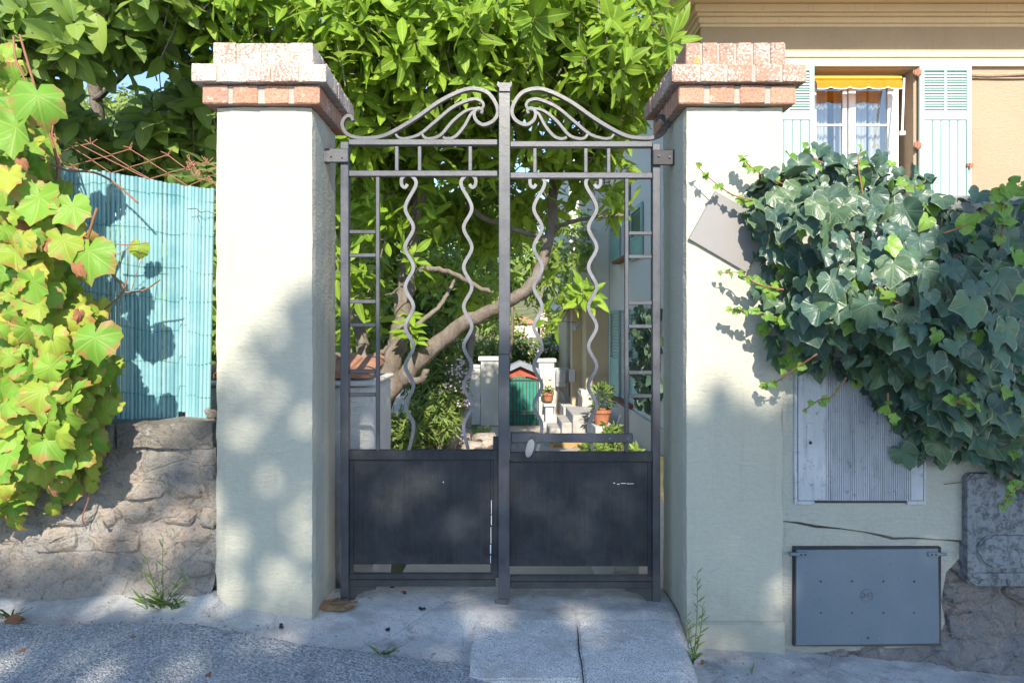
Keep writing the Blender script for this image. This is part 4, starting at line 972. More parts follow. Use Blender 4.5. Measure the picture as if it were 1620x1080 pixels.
bm = B(); yd = sd(961); tube(bm, [(XC-.09, yd, -1.3), (XC-.09, yd, 5.0)], .05, n=10); obj('downpipe', bm, M['white'], villa)
# annex and projecting upper storey
ya = 11.95
bx('annex', PX(927, ya-CAM.y), XC-.002, ya, 17, -2.4, 1.615, M['beige'], villa, .01)
bx('annex_pilaster', PX(905, 15.6), PX(921, 15.6), 12.74, 13.1, -1.0, 1.613, M['beige'], villa, .008)
bx('upper_storey', PX(900, 14.7), XC-.004, 11.84, 17, 1.62, 5.238, M['pale'], villa, .01)
bx('annex_plinth', PX(919, 14.78), XC-.003, ya-.06, ya+.5, -2.4, PZ(617, 14.8), M['white'], villa, .01)
bx('annex_wall', PX(896, 17.5), PX(927, 17.5), 14.64, 17, -2.4, 1.612, M['beige'], villa, .008)
bx('annex_door', PX(898, 17.45), PX(906, 17.45), 14.60, 14.64, PZ(580, 17.45), PZ(500, 17.45), M['meter'], villa)
bx('terrace_ledge', PX(888, 15.7), PX(922, 15.7), 12.3, 15.5, -1.3, PZ(640, 15.7), M['white'], villa, .01)
bm = B(); tube(bm, [P(921, 511, 14.85), P(916, 512, 14.7), P(913, 516, 14.65)], .02, n=6); tube(bm, [P(916, 513, 14.7), P(908, 519, 14.6)], .03, .075, n=8); obj('spotlight', bm, M['meter'], villa)
bm = B(); tube(bm, smooth_path([P(914, 619, 14.7), P(919, 630, 14.66), P(918, 645, 14.66)], 4), .04, n=6); obj('handrail', bm, M['dark'], villa)
bx('letter_plate', PX(899, 15.8), PX(908, 15.8), 12.7, 12.74, PZ(603, 15.8), PZ(583, 15.8), M['pale'], villa)

# ================================================================ GARDEN BEHIND THE GATE
gp = thing('white_pier', 'whitewashed low pier with terracotta tiles, behind the left gate leaf', 'garden pier', (-1.05, .3, -.2))
bm = B(); rough_box(bm, -1.55, -.58, .04, .55, -.4, PZ(612, 2.9), .05, .004); obj('masonry', bm, M['white'], gp, smooth=True)
bx('coping', -1.58, -.57, .025, .57, PZ(612, 2.9)+.004, PZ(604, 2.9), M['white'], gp, .006)
for k in range(7):
    bm = B(); x = -.665-k*.12
    sweep(bm, [(x, .10, PZ(604, 2.9)+.012), (x, .52, PZ(604, 2.9)+.075)], [(.06*math.cos(R(a)), .035*math.sin(R(a))) for a in range(0, 181, 30)], up=(0, 0, 1)); obj('tile', bm, M['tile'], gp)
bm = B(); rough_box(bm, .535, .66, .12, 1.0, -.4, .19, .05, .004); tag(obj('low_kerb_wall', bm, M['white'], smooth=True), 'low whitewashed kerb wall behind the right gate leaf', 'kerb wall')
def tagbox(name, label, cat, parts, loc, group=None):
    t = thing(name, label, cat, loc, group)
    for q in parts: bx(q[0], *q[1:7], M[q[7]], t, q[8] if len(q) > 8 else .006)
    return t
D2 = 16.4; a2 = lambda px: PX(px, D2); b2 = lambda py: PZ(py, D2); Y2 = D2+CAM.y; zb = -1.42
tagbox('garden_wall', 'white garden wall left of the green garden door', 'garden wall', [('wall', -4.5, a2(760), Y2, Y2+.2, -1.8, b2(581), 'white'), ('coping', -4.5, a2(760), Y2-.03, Y2+.23, b2(581)+.002, b2(577), 'pale')], (-3, Y2, zb))
tagbox('gatepost', 'white square gatepost behind the black centre post, left of the green door', 'gatepost', [('post', a2(761), a2(801), Y2-.15, Y2+.2, -1.8, b2(570), 'white'), ('cap', a2(757), a2(805), Y2-.2, Y2+.25, b2(570)+.002, b2(564), 'pale')], (a2(780), Y2, zb))
gpst = tagbox('gatepost', 'white square gatepost carrying a cream letterbox, right of the green door', 'gatepost', [('post', a2(852), a2(876), Y2-.15, Y2+.2, -1.8, b2(572), 'white'), ('cap', a2(849), a2(879), Y2-.2, Y2+.25, b2(572)+.002, b2(567), 'pale')], (a2(865), Y2, zb))
lbx = tagbox('letterbox', 'cream letterbox fixed to the white gatepost', 'letterbox', [('box', a2(857.5), a2(872), Y2-.32, Y2-.152, b2(614), b2(595), 'mailbox')], (a2(865), Y2-.25, b2(614)))
bx('slot', a2(866), a2(870.5), Y2-.326, Y2-.321, b2(600.5), b2(598.5), M['dark'], lbx, 0)
tagbox('plant_stand', 'small white stone stand below the flowerpot at the gatepost', 'plant stand', [('top', a2(858), a2(876.5), Y2-.52, Y2-.2, b2(639), b2(635), 'pale'), ('leg', a2(861), a2(873), Y2-.46, Y2-.24, b2(664), b2(639)-.001, 'pale'), ('foot', a2(857), a2(876), Y2-.5, Y2-.2, zb-.1, b2(664)-.001, 'pale')], (a2(866), Y2-.35, zb))
tagbox('garden_wall', 'white wall with the grey meter box, right of the letterbox gatepost', 'garden wall', [('wall', a2(876)+.004, a2(900), Y2, Y2+.2, -1.8, b2(582), 'white')], (a2(888), Y2, zb))
mb = tagbox('meter_box', 'grey electric meter box hung on the white wall beyond the gate', 'meter box', [('case', a2(879), a2(895), Y2-.20, Y2-.003, b2(611), b2(584), 'meter', .02), ('cover', a2(880.5), a2(893.5), Y2-.22, Y2-.201, b2(604), b2(588), 'meter', .01)], (a2(887), Y2-.1, b2(611)))
bm = B(); tube(bm, smooth_path([(a2(883), Y2-.06, b2(611)), (a2(884), Y2-.06, b2(618)), (a2(889), Y2-.05, b2(622)), (a2(893), Y2-.05, b2(634))], 4), .025, n=6); obj('cable', bm, M['pale'], mb)
gd = thing('garden_door', 'green barred garden door under a red brick gable and slate roof', 'garden door', (a2(829), Y2, zb))
bx('sheet', a2(802), a2(852), Y2+.02, Y2+.05, zb-.1, b2(598), M['doorgreen'], gd, 0)
for k in range(9):
    x = lerp(a2(806), a2(849), k/8); bm = B(); box(bm, x-.012, x+.012, Y2-.01, Y2+.015, b2(673), b2(598)); obj('bar', bm, M['dark'], gd)
for py in (650, 655, 600): bm = B(); box(bm, a2(804), a2(851), Y2-.02, Y2-.011, b2(py+1.3), b2(py)); obj('cross_bar', bm, M['dark'], gd)
bm = B(); prism(bm, [(a2(x), b2(y)) for x, y in ((801, 600), (801, 590), (823, 580), (852, 592), (852, 600), (838, 596), (823, 594), (810, 596))], Y2-.05, Y2+.1); obj('gable', bm, M['redbrick'], gd)
bm = B(); prism(bm, [(a2(x), b2(y)) for x, y in ((798, 590), (823, 578.5), (854, 592), (854, 583), (823, 571), (798, 582))], Y2-.2, Y2+.5); obj('roof', bm, M['slate'], gd)
st = thing('garden_steps', 'pale stone steps beside the annex wall', 'steps', (PX(915, 14), 11.2, -1.3))
for a in (('step', PX(868, 13.8), PX(905, 13.8), 10.75, 11.6, -1.4, PZ(676, 13.8), 'step'), ('step', PX(886, 13.8), PX(938, 13.8), 10.55, 11.75, -1.4, PZ(668, 13.8)+.05, 'step'), ('step', PX(905, 13.4), PX(945, 13.4), 10.4, 11.85, -1.4, PZ(655, 13.4), 'step')): bx(*a[:7], M[a[7]], st, .015)
st = thing('garden_steps', 'low brown step below the latch bar, nearest the gate', 'steps', (PX(905, 11.1), 8.4, -1))
bx('tread', PX(868, 11.1), PX(948, 11.1), 8.24, 9.1, -1.2, PZ(698, 11.1), M['step'], st, .008); bx('riser', PX(870, 11.1), PX(946, 11.1), 8.215, 8.237, -1.2, PZ(700, 11.1), M['riser'], st, .004)
def pot(label, px, pyb, d, r, h):
    c_ = P(px, pyb, d); t = thing('flowerpot', label, 'flowerpot', c_, 'terracotta flowerpots in the garden')
    bm = B(); lathe(bm, [(r*.66, 0), (r*.92, h*.78), (r*1.04, h*.78), (r*1.04, h), (r*.9, h), (r*.86, h*.86), (.01, h*.86)], c_, 16); obj('pot', bm, M['terracotta'], t); return t, c_+Vector((0, 0, h*.86))
def bushlet(parent, c_, r, h, n_, size, kind='ellip', mat='shrubleaf', name='foliage'):
    ms = []
    for i in range(n_):
        v = rv().normalized(); p = c_+Vector((v.x*r, v.y*r, h*.5+v.z*h*.5))*random.uniform(.6, 1) if False else c_+Vector((v.x*r*random.uniform(.4, 1), v.y*r*random.uniform(.4, 1), h*.5+v.z*h*.5))
        ms.append(basis(p, v+Vector((0, 0, .3))+rv(.4), Vector((0, -.4, 1))+rv(.4), size*random.uniform(.7, 1.2)))
    o = link(bpy.data.objects.new(name, scatter(name, [(TPL[kind][k], ms[k::5]) for k in range(5)], M[mat])), parent); o['kind'] = 'stuff'; return o
t, c_ = pot('terracotta bowl planter with a leafy bush, beside the annex plinth', 951.5, 671, 12.6, .19, .30); bushlet(t, c_, .24, .50, 170, .13)
bx('plant_ledge', PX(938, 12.6), PX(968, 12.6), 9.4, 10.1, -1.4, PZ(671, 12.6)-.002, M['white'], villa, .01)
t, c_ = pot('small terracotta bowl of succulents on the white stand', 867, 634, 16.05, .15, .20); bushlet(t, c_, .17, .16, 60, .10)
# ================================================================ TREES
def limb(bm, pts, r0, r1, n=9):
    path = smooth_path(pts, 5)
    for i, p in enumerate(path): path[i] = p+rv(.004+.05*r0)
    sweep(bm, path, lambda t: [(u*(1+.12*math.sin(7*t+k*2.1)), v*(1+.1*math.sin(9*t+k))) for k, (u, v) in enumerate(circ(lerp(r0, r1, t), n))])
def rosettes(ells, n, size, per=(6, 9), shell=.55, up=.45):
    ms = []; tw = []
    vol = [e[3]*e[4]*e[5] for e in ells]; cum = np.cumsum(vol)/sum(vol)
    for _ in range(n):
        e = ells[int(np.searchsorted(cum, random.random()))]
        c_ = P(e[0], e[1], e[2]); v = rv().normalized(); rad = shell+(1-shell)*random.random()**.7
        p = c_+Vector((v.x*e[3], v.y*e[4], v.z*e[5]))*rad
        ax = (v*.8+Vector((0, -.15, up))+rv(.35)).normalized(); k = random.randint(*per); u = ax.orthogonal().normalized(); w = ax.cross(u); a0 = random.uniform(0, 6)
        for i in range(k):
            a = a0+i*2.4; out = (u*math.cos(a)+w*math.sin(a)); lift = random.uniform(.1, .9)
            tip = (out+ax*lift-Vector((0, 0, random.uniform(.0, .35)))).normalized()
            nor = ax-tip*.2+rv(.25)
            ms.append(basis(p-ax*random.uniform(0, 1.0)*size+out*.012, tip, nor, size*random.uniform(.55, 1.2), random.uniform(.85, 1.2)))
        tw.append((p, p-ax*random.uniform(.15, .4)-Vector((0, 0, .05))+rv(.05)))
    return ms, tw
def twigs(parent, tw, r=.006, mat='bark', keep=.7):
    bm = B()
    for a, b in tw:
        if random.random() < keep: tube(bm, [b, (a+b)/2+rv(.02), a], r, r*.45, n=4)
    o = obj('twigs', bm, M[mat], parent); o['kind'] = 'stuff'
tree = thing('broadleaf_tree', 'spreading broadleaf tree with leaning limbs seen through the gate', 'tree', P(590, 690, 6.0))
bm = B(); limb(bm, [P(575, 760, 6.0), P(583, 680, 6.0), P(598, 622, 6.0), P(618, 585, 6.0), P(634, 520, 6.02), P(643, 440, 6.05), P(652, 360, 6.05), P(662, 290, 6.0), P(672, 200, 5.9), P(690, 90, 5.8), P(700, -40, 5.7)], .115, .04, 11); obj('trunk', bm, M['bark'], tree, smooth=True)
LIMBS = [([(592, 640, 6.0), (622, 612, 5.95), (655, 578, 5.9), (700, 535, 5.85), (745, 506, 5.85), (795, 482, 5.85), (835, 455, 5.9), (860, 412, 5.95), (872, 350, 6.0), (880, 270, 6.0), (905, 160, 5.9), (930, 40, 5.8)], .105, .04),
         ([(646, 428, 6.03), (680, 425, 5.95), (715, 432, 5.9), (742, 446, 5.9), (775, 463, 5.9)], .035, .022),
         ([(636, 548, 6.02), (662, 512, 6.05), (688, 492, 6.1), (707, 466, 6.15), (722, 440, 6.2)], .035, .018),
         ([(636, 590, 5.95), (655, 602, 5.85), (668, 598, 5.8), (673, 584, 5.78)], .045, .036),
         ([(604, 612, 6.0), (580, 585, 6.05), (572, 545, 6.1), (566, 505, 6.15), (548, 470, 6.2), (530, 420, 6.2), (505, 320, 6.2)], .085, .045),
         ([(628, 520, 6.02), (612, 552, 6.1), (590, 563, 6.12), (560, 566, 6.15), (520, 560, 6.2)], .035, .03),
         ([(655, 330, 6.05), (640, 270, 5.9), (610, 200, 5.7), (560, 110, 5.5), (500, 30, 5.3)], .05, .025),
         ([(660, 280, 6.0), (700, 250, 5.9), (745, 236, 5.8), (790, 215, 5.7), (840, 160, 5.5)], .045, .025),
         ([(740, 325, 6.1), (765, 345, 6.05), (800, 358, 6.0), (845, 372, 6.0), (868, 380, 5.97)], .03, .03),
         ([(870, 365, 6.0), (900, 352, 5.9), (935, 345, 5.8), (985, 340, 5.6)], .03, .014),
         ([(560, 110, 5.5), (450, 60, 5.3), (340, 30, 5.1), (230, 0, 5.0)], .03, .016),
         ([(905, 160, 5.9), (970, 110, 5.6), (1040, 60, 5.3)], .03, .014)]
for pts, a, b in LIMBS: bm = B(); limb(bm, [P(*q) for q in pts], a*.84, b*.84, 9); obj('limb', bm, M['bark'], tree, smooth=True)
ELL = [(640, 50, 4.5, .7, .5, .5), (790, 30, 4.5, .8, .5, .5), (910, 70, 4.6, .5, .4, .45), (560, 60, 4.5, .45, .4, .45), (720, -190, 6.3, 2.0, 1.5, 1.2), (600, 320, 5.5, .3, .25, .35), (555, 430, 5.6, .22, .25, .45), (705, 310, 5.5, .35, .25, .3), (640, 380, 5.6, .25, .2, .3), (440, 20, 5.1, .85, .75, .62), (560, 130, 5.2, .75, .8, .75), (660, 90, 5.0, 1.0, .9, .8), (800, 60, 5.2, 1.05, .9, .75), (930, 70, 5.1, .72, .8, .62), (1010, 110, 5.2, .38, .6, .55), (850, 190, 5.4, .85, .7, .5),
       (955, 260, 5.7, .38, .45, .62), (585, 320, 5.9, .42, .5, .62), (740, 330, 6.9, .85, .4, .5), (900, 470, 6.2, .36, .3, .30), (690, 210, 5.6, .8, .6, .5), (300, -20, 5.0, .7, .7, .5), (700, -160, 5.4, 2.2, 1.0, .7), (575, 480, 6.6, .35, .3, .5), (800, 330, 6.7, .6, .5, .55), (840, 300, 6.3, .5, .4, .45), (730, 440, 7.2, .6, .4, .4), (560, 260, 6.0, .5, .6, .5), (620, 250, 6.4, .7, .5, .5)]
ms, tw = rosettes(ELL, 2700, .20)
for px, py, d in ((648, 520, 5.75), (655, 535, 5.75), (650, 500, 5.8)):
    for i in range(6):
        a = i*1.05+px; ms.append(basis(P(px, py, d)+rv(.015), (math.cos(a), -.5, .35*math.sin(a)-.05), (0, -.7, .7), random.uniform(.13, .19)))
place_leaves(tree, 'ellip', ms, M['treeleaf']); twigs(tree, tw)
ltree = thing('broadleaf_tree', 'dark broad-leaved tree above the rusty wire mesh at left', 'tree', P(140, 560, 6.2))
bm = B(); limb(bm, [P(150, 760, 6.3), P(155, 500, 6.2), P(165, 300, 6.1), P(150, 150, 5.9), P(120, 20, 5.7), P(100, -80, 5.6)], .09, .03); obj('trunk', bm, M['bark'], ltree, smooth=True)
for pts, a, b in (([(160, 260, 6.1), (230, 205, 5.9), (290, 185, 5.8), (345, 165, 5.7), (400, 130, 5.6)], .03, .012), ([(152, 160, 5.9), (220, 90, 5.5), (270, 20, 5.2)], .03, .012), ([(155, 200, 6.0), (80, 120, 5.5), (20, 60, 5.2)], .03, .012)):
    bm = B(); limb(bm, [P(*q) for q in pts], a, b, 7); obj('limb', bm, M['bark'], ltree, smooth=True)
EL2 = [(60, 20, 4.7, .75, .6, .45), (240, 10, 5.0, .7, .6, .40), (20, 110, 4.8, .38, .5, .38), (110, 195, 5.6, .5, .4, .36), (270, 200, 5.8, .62, .4, .42), (320, 130, 5.6, .4, .4, .45), (190, 260, 6.2, 1.0, .4, .35), (70, 300, 5.6, .7, .5, .5)]
ms, tw = rosettes(EL2, 400, .25, (4, 8), .4)
place_leaves(ltree, 'broad', ms, M['darkleaf'], 300); twigs(ltree, tw, .006)
# shrubs and trees further back
def bush(name, label, cat, ells, n_, size, kind, mat, base, stems=3, per=(5, 8), group=None, shell=.5, obj_leaves=0):
    t = thing(name, label, cat, base, group)
    ms, tw = rosettes(ells, n_, size, per, shell)
    place_leaves(t, kind, ms, M[mat], obj_leaves, mesh_tag=name)
    bm = B()
    for k in range(stems):
        e = random.choice(ells) if stems > 1 else ells[0]; limb(bm, [Vector(base)-Vector((0, 0, .1)), (Vector(base)+P(*e[:3]))/2+rv(.08), P(*e[:3])], .05, .015, 6)
    obj('stems', bm, M['bark'], t, smooth=True); twigs(t, tw, .005, keep=.3)
    return t
bush('flowering_shrub', 'feathery evergreen shrub with pale lilac flowers below the leaning limb', 'shrub', [(660, 560, 8.4, .42, .5, .55), (690, 640, 8.2, .42, .5, .5), (655, 680, 8.0, .35, .4, .35), (712, 590, 8.4, .25, .3, .4), (620, 700, 8, .3, .3, .4)], 800, .13, 'blade', 'shrubleaf', P(690, 725, 8.2), 5, (8, 12), obj_leaves=300)
fl = bpy.data.objects['flowering_shrub']; ms = []
for k in range(11):
    c_ = P(random.choice([728, 735, 722, 715, 690, 665, 735]) + random.uniform(-8, 8), random.uniform(545, 655), 7.9)
    for i in range(16): ms.append(basis(c_+rv(.04), rv(), rv()+Vector((0, -1, .5)), .035, 2.2))
link(bpy.data.objects.new('blossom', scatter('blossom', [(TPL['ellip'][0], ms)], M['lilac'])), fl)['kind'] = 'stuff'
bm = B(); limb(bm, [P(706, 720, 8.6), P(718, 680, 8.6), P(730, 640, 8.6), P(742, 560, 8.7), P(750, 480, 8.8)], .10, .05); t_ = thing('garden_tree', 'reddish leaning trunk with thin foliage behind the lilac shrub', 'tree', P(706, 725, 8.6)); obj('trunk', bm, M['bark'], t_, smooth=True)
ms, tw = rosettes([(735, 480, 8.9, .6, .4, .45), (690, 440, 9.2, .6, .4, .5)], 170, .17); place_leaves(t_, 'ellip', ms, M['darkleaf'], 0)
bush('laurel_tree', 'dense dark laurel filling the left of the gate opening', 'tree', [(570, 380, 9.0, .7, .5, 1.0), (620, 470, 9.2, .7, .5, .8), (700, 400, 10, 1.0, .5, .7), (560, 560, 8.6, .5, .4, .6), (600, 300, 9.5, .9, .5, .8), (655, 490, 9.6, .5, .4, .7)], 800, .22, 'ellip', 'darkleaf', P(585, 720, 9.2), 4, obj_leaves=300)
bush('sunlit_bush', 'yellow-green sunlit bush above the white garden wall', 'bush', [(720, 555, 18.5, .8, .8, .6), (765, 560, 18.5, .7, .8, .5), (690, 540, 19, .7, .7, .9)], 420, .20, 'ellip', 'farleaf', P(730, 640, 18.5), 3)
bush('purple_hedge', 'purple-tinged flowering hedge above the slate door roof', 'hedge', [(840, 552, 20, .7, .6, .35), (815, 556, 20, .6, .6, .4), (870, 556, 20, .35, .5, .3)], 300, .17, 'ellip', 'shrubleaf', P(840, 620, 20), 3)
fl = bpy.data.objects['purple_hedge']; ms = [basis(P(random.uniform(815, 885), random.uniform(532, 560), random.uniform(19.2, 19.6)), rv(), rv()+Vector((0, -1, .5)), .10, 1.6) for k in range(60)]
link(bpy.data.objects.new('blossom', scatter('blossom', [(TPL['ellip'][0], ms)], M['lilac'])), fl)['kind'] = 'stuff'
bush('hillside_bush', 'bright yellow-green bush on the slope beside the annex', 'bush', [(885, 520, 30, 1.0, .8, 1.0), (878, 545, 27, .8, .8, .6), (893, 490, 34, 1.2, .8, .8)], 380, .28, 'ellip', 'farleaf', P(885, 590, 29), 2)
bush('background_tree', 'rounded green tree far behind the garden door', 'tree', [(800, 520, 30, 1.3, 1.0, 1.1), (770, 480, 32, 1.6, 1, 1.2), (700, 480, 30, 2.4, 1, 1.6)], 520, .34, 'ellip', 'farleaf', P(780, 600, 31), 4)
bush('background_tree', 'tall pale green tree far behind the left tree', 'tree', [(90, 250, 14, 2.2, 1.2, 1.2), (250, 230, 15, 2.0, 1.2, 1.2), (-60, 200, 14, 2, 1.2, 1.2), (180, 170, 16, 1.2, .8, .6)], 900, .26, 'ellip', 'farleaf', P(120, 640, 14), 4)
bush('background_tree', 'dense green tree behind the forked limb, mid-garden', 'tree', [(800, 390, 15, 1.5, .8, 1.3), (850, 440, 15.5, .9, .7, .8), (740, 360, 15, 1.3, .8, 1.5), (890, 380, 14, .8, .6, .9)], 620, .24, 'ellip', 'darkleaf', P(797, 640, 15.2), 1)
bush('hedge', 'dark hedge close behind the teal reed screen', 'hedge', [(320, 420, 4.2, .35, .3, .7), (250, 400, 4.4, .6, .3, .3), (330, 600, 4.2, .3, .3, .5), (150, 410, 4.6, .6, .3, .3)], 330, .17, 'ellip', 'darkleaf', P(300, 760, 4.3), 3)
bush('background_tree', 'deep green tree behind the brick-capped pillar', 'tree', [(420, 200, 12, 1.8, 1.0, 1.8), (520, 420, 11, 1.2, .8, 1.5), (330, 250, 12, 1.2, .8, 1.0)], 900, .26, 'ellip', 'darkleaf', P(450, 680, 12), 4)
# ground cover and rocks
ms = []
for i in range(900):
    px = random.uniform(630, 775); d = random.uniform(9, 14.5); p = Vector((PX(px, d), d+CAM.y, terrain(PX(px, d), d+CAM.y)+random.uniform(0, .13)))
    ms.append(basis(p, rv()+Vector((0, 0, .6)), Vector((0, -.4, 1))+rv(.4), random.uniform(.08, .18)))
tag(link(bpy.data.objects.new('ground_cover', scatter('ground_cover', [(TPL['ellip'][k], ms[k::5]) for k in range(5)], M['farleaf']))), 'low green ground cover round the garden rocks', 'ground cover', kind='stuff')
RL = ['round pale rock in the garden bed nearest the shrub', 'largest grey rock behind the latch end of the left gate leaf', 'small buff rock at the front of the rockery', 'flat pale boulder high in the green ground cover', 'brownish rock beside the black centre post']
for k, (px, py, d, s) in enumerate(((682, 697, 9.0, .16), (728, 694, 9.0, .2), (748, 712, 8.6, .15), (722, 663, 11, .24), (766, 700, 8.8, .17))):
    o = link(bpy.data.objects.new('rock', SM[k]), None, Matrix.Translation(P(px, py, d)) @ Matrix.Rotation(k*1.3, 4, 'Z') @ Matrix.Diagonal((s*1.2, s, s*.8, 1))); tag(o, RL[k], 'rock', 'rocks in the garden bed')
# leafy plants by the side wall
bush('leafy_plant', 'sprawling green plant behind the latch bar by the side wall', 'plant', [(958, 700, 9.6, .22, .2, .16), (935, 708, 9.4, .18, .2, .10), (968, 680, 9.8, .14, .15, .13)], 90, .12, 'ellip', 'shrubleaf', P(955, 730, 9.6), 3)
bush('leafy_plant', 'small dark sprig behind the right ladder rungs, low by the wall', 'plant', [(1000, 712, 8.6, .12, .1, .06)], 14, .11, 'ellip', 'darkleaf', P(1000, 725, 8.6), 2)
wi = thing('ivy', 'dark ivy climbing the villa side wall behind the right gate ladder', 'ivy', P(1025, 640, 10.2)); ms = []
for i in range(260):
    px = random.gauss(1022, 9); py = random.uniform(495, 640); d = 1000*XC/max(px-CX, 150)-.25
    if py > 600 and px < 1014: continue
    ms.append(basis(P(px, py, d)+rv(.05), (random.gauss(0, .4), random.gauss(0, .4), -1), Vector((-1, -1, .4))+rv(.3), random.uniform(.16, .28)))
place_leaves(wi, 'ivy', ms, M['ivyleaf'], 100, mesh_tag='far')
# far house with chimney
fh = thing('far_house', 'pink rendered house with a tiled chimney far down the hill', 'house', P(840, 560, 46))
bx('wall', PX(800, 46), PX(850, 46), 43, 49, -2.5, PZ(512, 46), M['pink'], fh, 0); bx('chimney', PX(855, 45.9), PX(866, 45.9), 43, 44, -2, PZ(491, 46), M['pink'], fh, 0); bx('chimney_cap', PX(852, 45.9), PX(869, 45.9), 42.9, 44.1, PZ(491, 46)+.001, PZ(488, 46), M['tile'], fh, 0)
bm = B(); prism(bm, [(PX(796, 46), PZ(512, 46)+.002), (PX(852, 46), PZ(512, 46)+.002), (PX(824, 46), PZ(498, 46))], 42.8, 49.2); obj('roof', bm, M['tile'], fh)

# ================================================================ TREE ACROSS THE STREET (throws the dappled shade)
SHX = [-80, 150, 200, 260, 340, 420, 495, 560, 640, 800, 900, 1000, 1070, 1087, 1138, 1212, 1250, 1310, 1370, 1430, 1500, 1620, 1800]
SHY = [880, 880, 800, 720, 605, 520, 435, 455, 480, 490, 500, 540, 640, 672, 610, 660, 622, 600, 540, 430, 330, 250, 200]
stt = thing('street_tree', 'tall leafy tree across the street shading the gate', 'tree', (.3, -11.8, -.4))
ms = []; cl = []
def caster(T, L): return T-SUN*L
HOLES = []
for n_, x0, x1, y0, y1, r0, r1 in ((26, 345, 500, 470, 960, .003, .018), (9, 345, 500, 780, 950, .010, .024), (34, 550, 1050, 560, 830, .006, .026), (12, 190, 340, 690, 960, .015, .05), (5, 1085, 1245, 860, 1060, .004, .020), (14, 340, 1110, 920, 1090, .0, .02), (14, 0, 500, 940, 1100, .0, .035), (2, 1260, 1480, 640, 780, .0, .012)):
    for k in range(n_): HOLES.append((PX(random.uniform(x0, x1), DF), PZ(random.uniform(y0, y1), DF), random.uniform(r0, r1)))
HOLES = np.array(HOLES)
def shaded(m, size):
    p = m.translation; t = (YF-p.y)/SUN.y; q = p+SUN*t; px = CX+q.x*F/DF
    if q.z > PZ(interp(px, SHX, SHY), DF)-.3*size: return False
    t2 = m @ Vector((0, 1, 0)); t2 = t2+SUN*((YF-t2.y)/SUN.y); ax_, az_ = t2.x-q.x, t2.z-q.z; l2 = ax_*ax_+az_*az_+1e-9
    u = np.clip(((HOLES[:, 0]-q.x)*ax_+(HOLES[:, 1]-q.z)*az_)/l2, 0, 1)
    return (np.hypot(HOLES[:, 0]-q.x-u*ax_, HOLES[:, 1]-q.z-u*az_)-HOLES[:, 2]-.20*size).min() > 0
HEX = dict(V=np.array([(0, 0, 0), (.15, .3, .03), (.14, .65, 0), (0, 1, -.08), (-.14, .65, 0), (-.15, .3, .03)], float), F=[(0, 1, 2, 3), (0, 3, 4, 5)], UV=np.array([(0, 0), (.15, .3), (.14, .65), (0, 1), (-.14, .65), (-.15, .3)], float), E=np.zeros(6))
for i in range(3300):
    x = random.uniform(-2.7, 3.2); z = random.uniform(-1.3, 1.9)
    L = random.uniform(10.5, 14.5); p = caster(Vector((x, YF, z)), L); keep = False
    near = min(abs(x-PX(420, DF))/.45, 1)
    for k in range(44 if near < 1 else 20):
        s = random.uniform(.04, .075) if near < 1 else random.uniform(.055, .11); m = basis(p+rv(.10), rv()+Vector((0, 0, -.3)), -SUN+rv(.5), s, 1.7)
        if shaded(m, s): ms.append(m); keep = True
    if keep: cl.append(p)
for i in range(420):
    p = Vector((random.gauss(.3, 1.4), random.uniform(-13.5, -9.5), random.uniform(3.6, 6.0)))
    for k in range(7): ms.append(basis(p+rv(.12), rv(), rv(), .17, 1.4))
o = link(bpy.data.objects.new('foliage', scatter('foliage', [(HEX, ms)], M['streetleaf'])), stt); o['kind'] = 'stuff'
bm = B(); limb(bm, [(.3, -11.8, -.6), (.25, -11.7, 2), (.35, -11.6, 4), (.3, -11.5, 5.4)], .22, .12, 10); obj('trunk', bm, M['bark'], stt, smooth=True)
bm = B()
for k in range(14):
    q = random.choice(cl); limb(bm, [(.3, -11.5, 4.6), (Vector((.3, -11.5, 5.4))+q)/2, q], .05, .012, 5)
obj('limbs', bm, M['bark'], stt, smooth=True)

# ================================================================ GRAPEVINE AND IVY
def inside(poly, x, y):
    c_ = False; j = len(poly)-1
    for i in range(len(poly)):
        xi, yi = poly[i]; xj, yj = poly[j]
        if (yi > y) != (yj > y) and x < (xj-xi)*(y-yi)/(yj-yi)+xi: c_ = not c_
        j = i
    return c_
def edist(poly, x, y):
    m = 1e9
    for (x0, y0), (x1, y1) in zip(poly, poly[1:]+poly[:1]):
        dx, dy = x1-x0, y1-y0; t = max(0, min(1, ((x-x0)*dx+(y-y0)*dy)/(dx*dx+dy*dy+1e-9))); m = min(m, math.hypot(x-x0-t*dx, y-y0-t*dy))
    return m
def spread(poly, n_, space, box_):
    out = []; tries = 0
    while len(out) < n_ and tries < n_*60:
        tries += 1; x = random.uniform(box_[0], box_[1]); y = random.uniform(box_[2], box_[3])
        if not inside(poly, x, y): continue
        if any((x-a)**2+(y-b)**2 < space**2 for a, b in out): continue
        out.append((x, y))
    return out
VP_ = [(-60, 40), (12, 70), (30, 130), (42, 170), (52, 210), (78, 255), (96, 300), (112, 330), (122, 370), (118, 410), (140, 450), (158, 500), (160, 540), (184, 580), (188, 620), (172, 660), (164, 700), (160, 745), (140, 780), (108, 785), (88, 825), (56, 780), (24, 830), (-60, 840)]
vine = thing('grapevine', 'sunlit yellow-green grapevine hanging over the reed screen and stone wall', 'vine', P(20, 880, 2.35))
ms = []
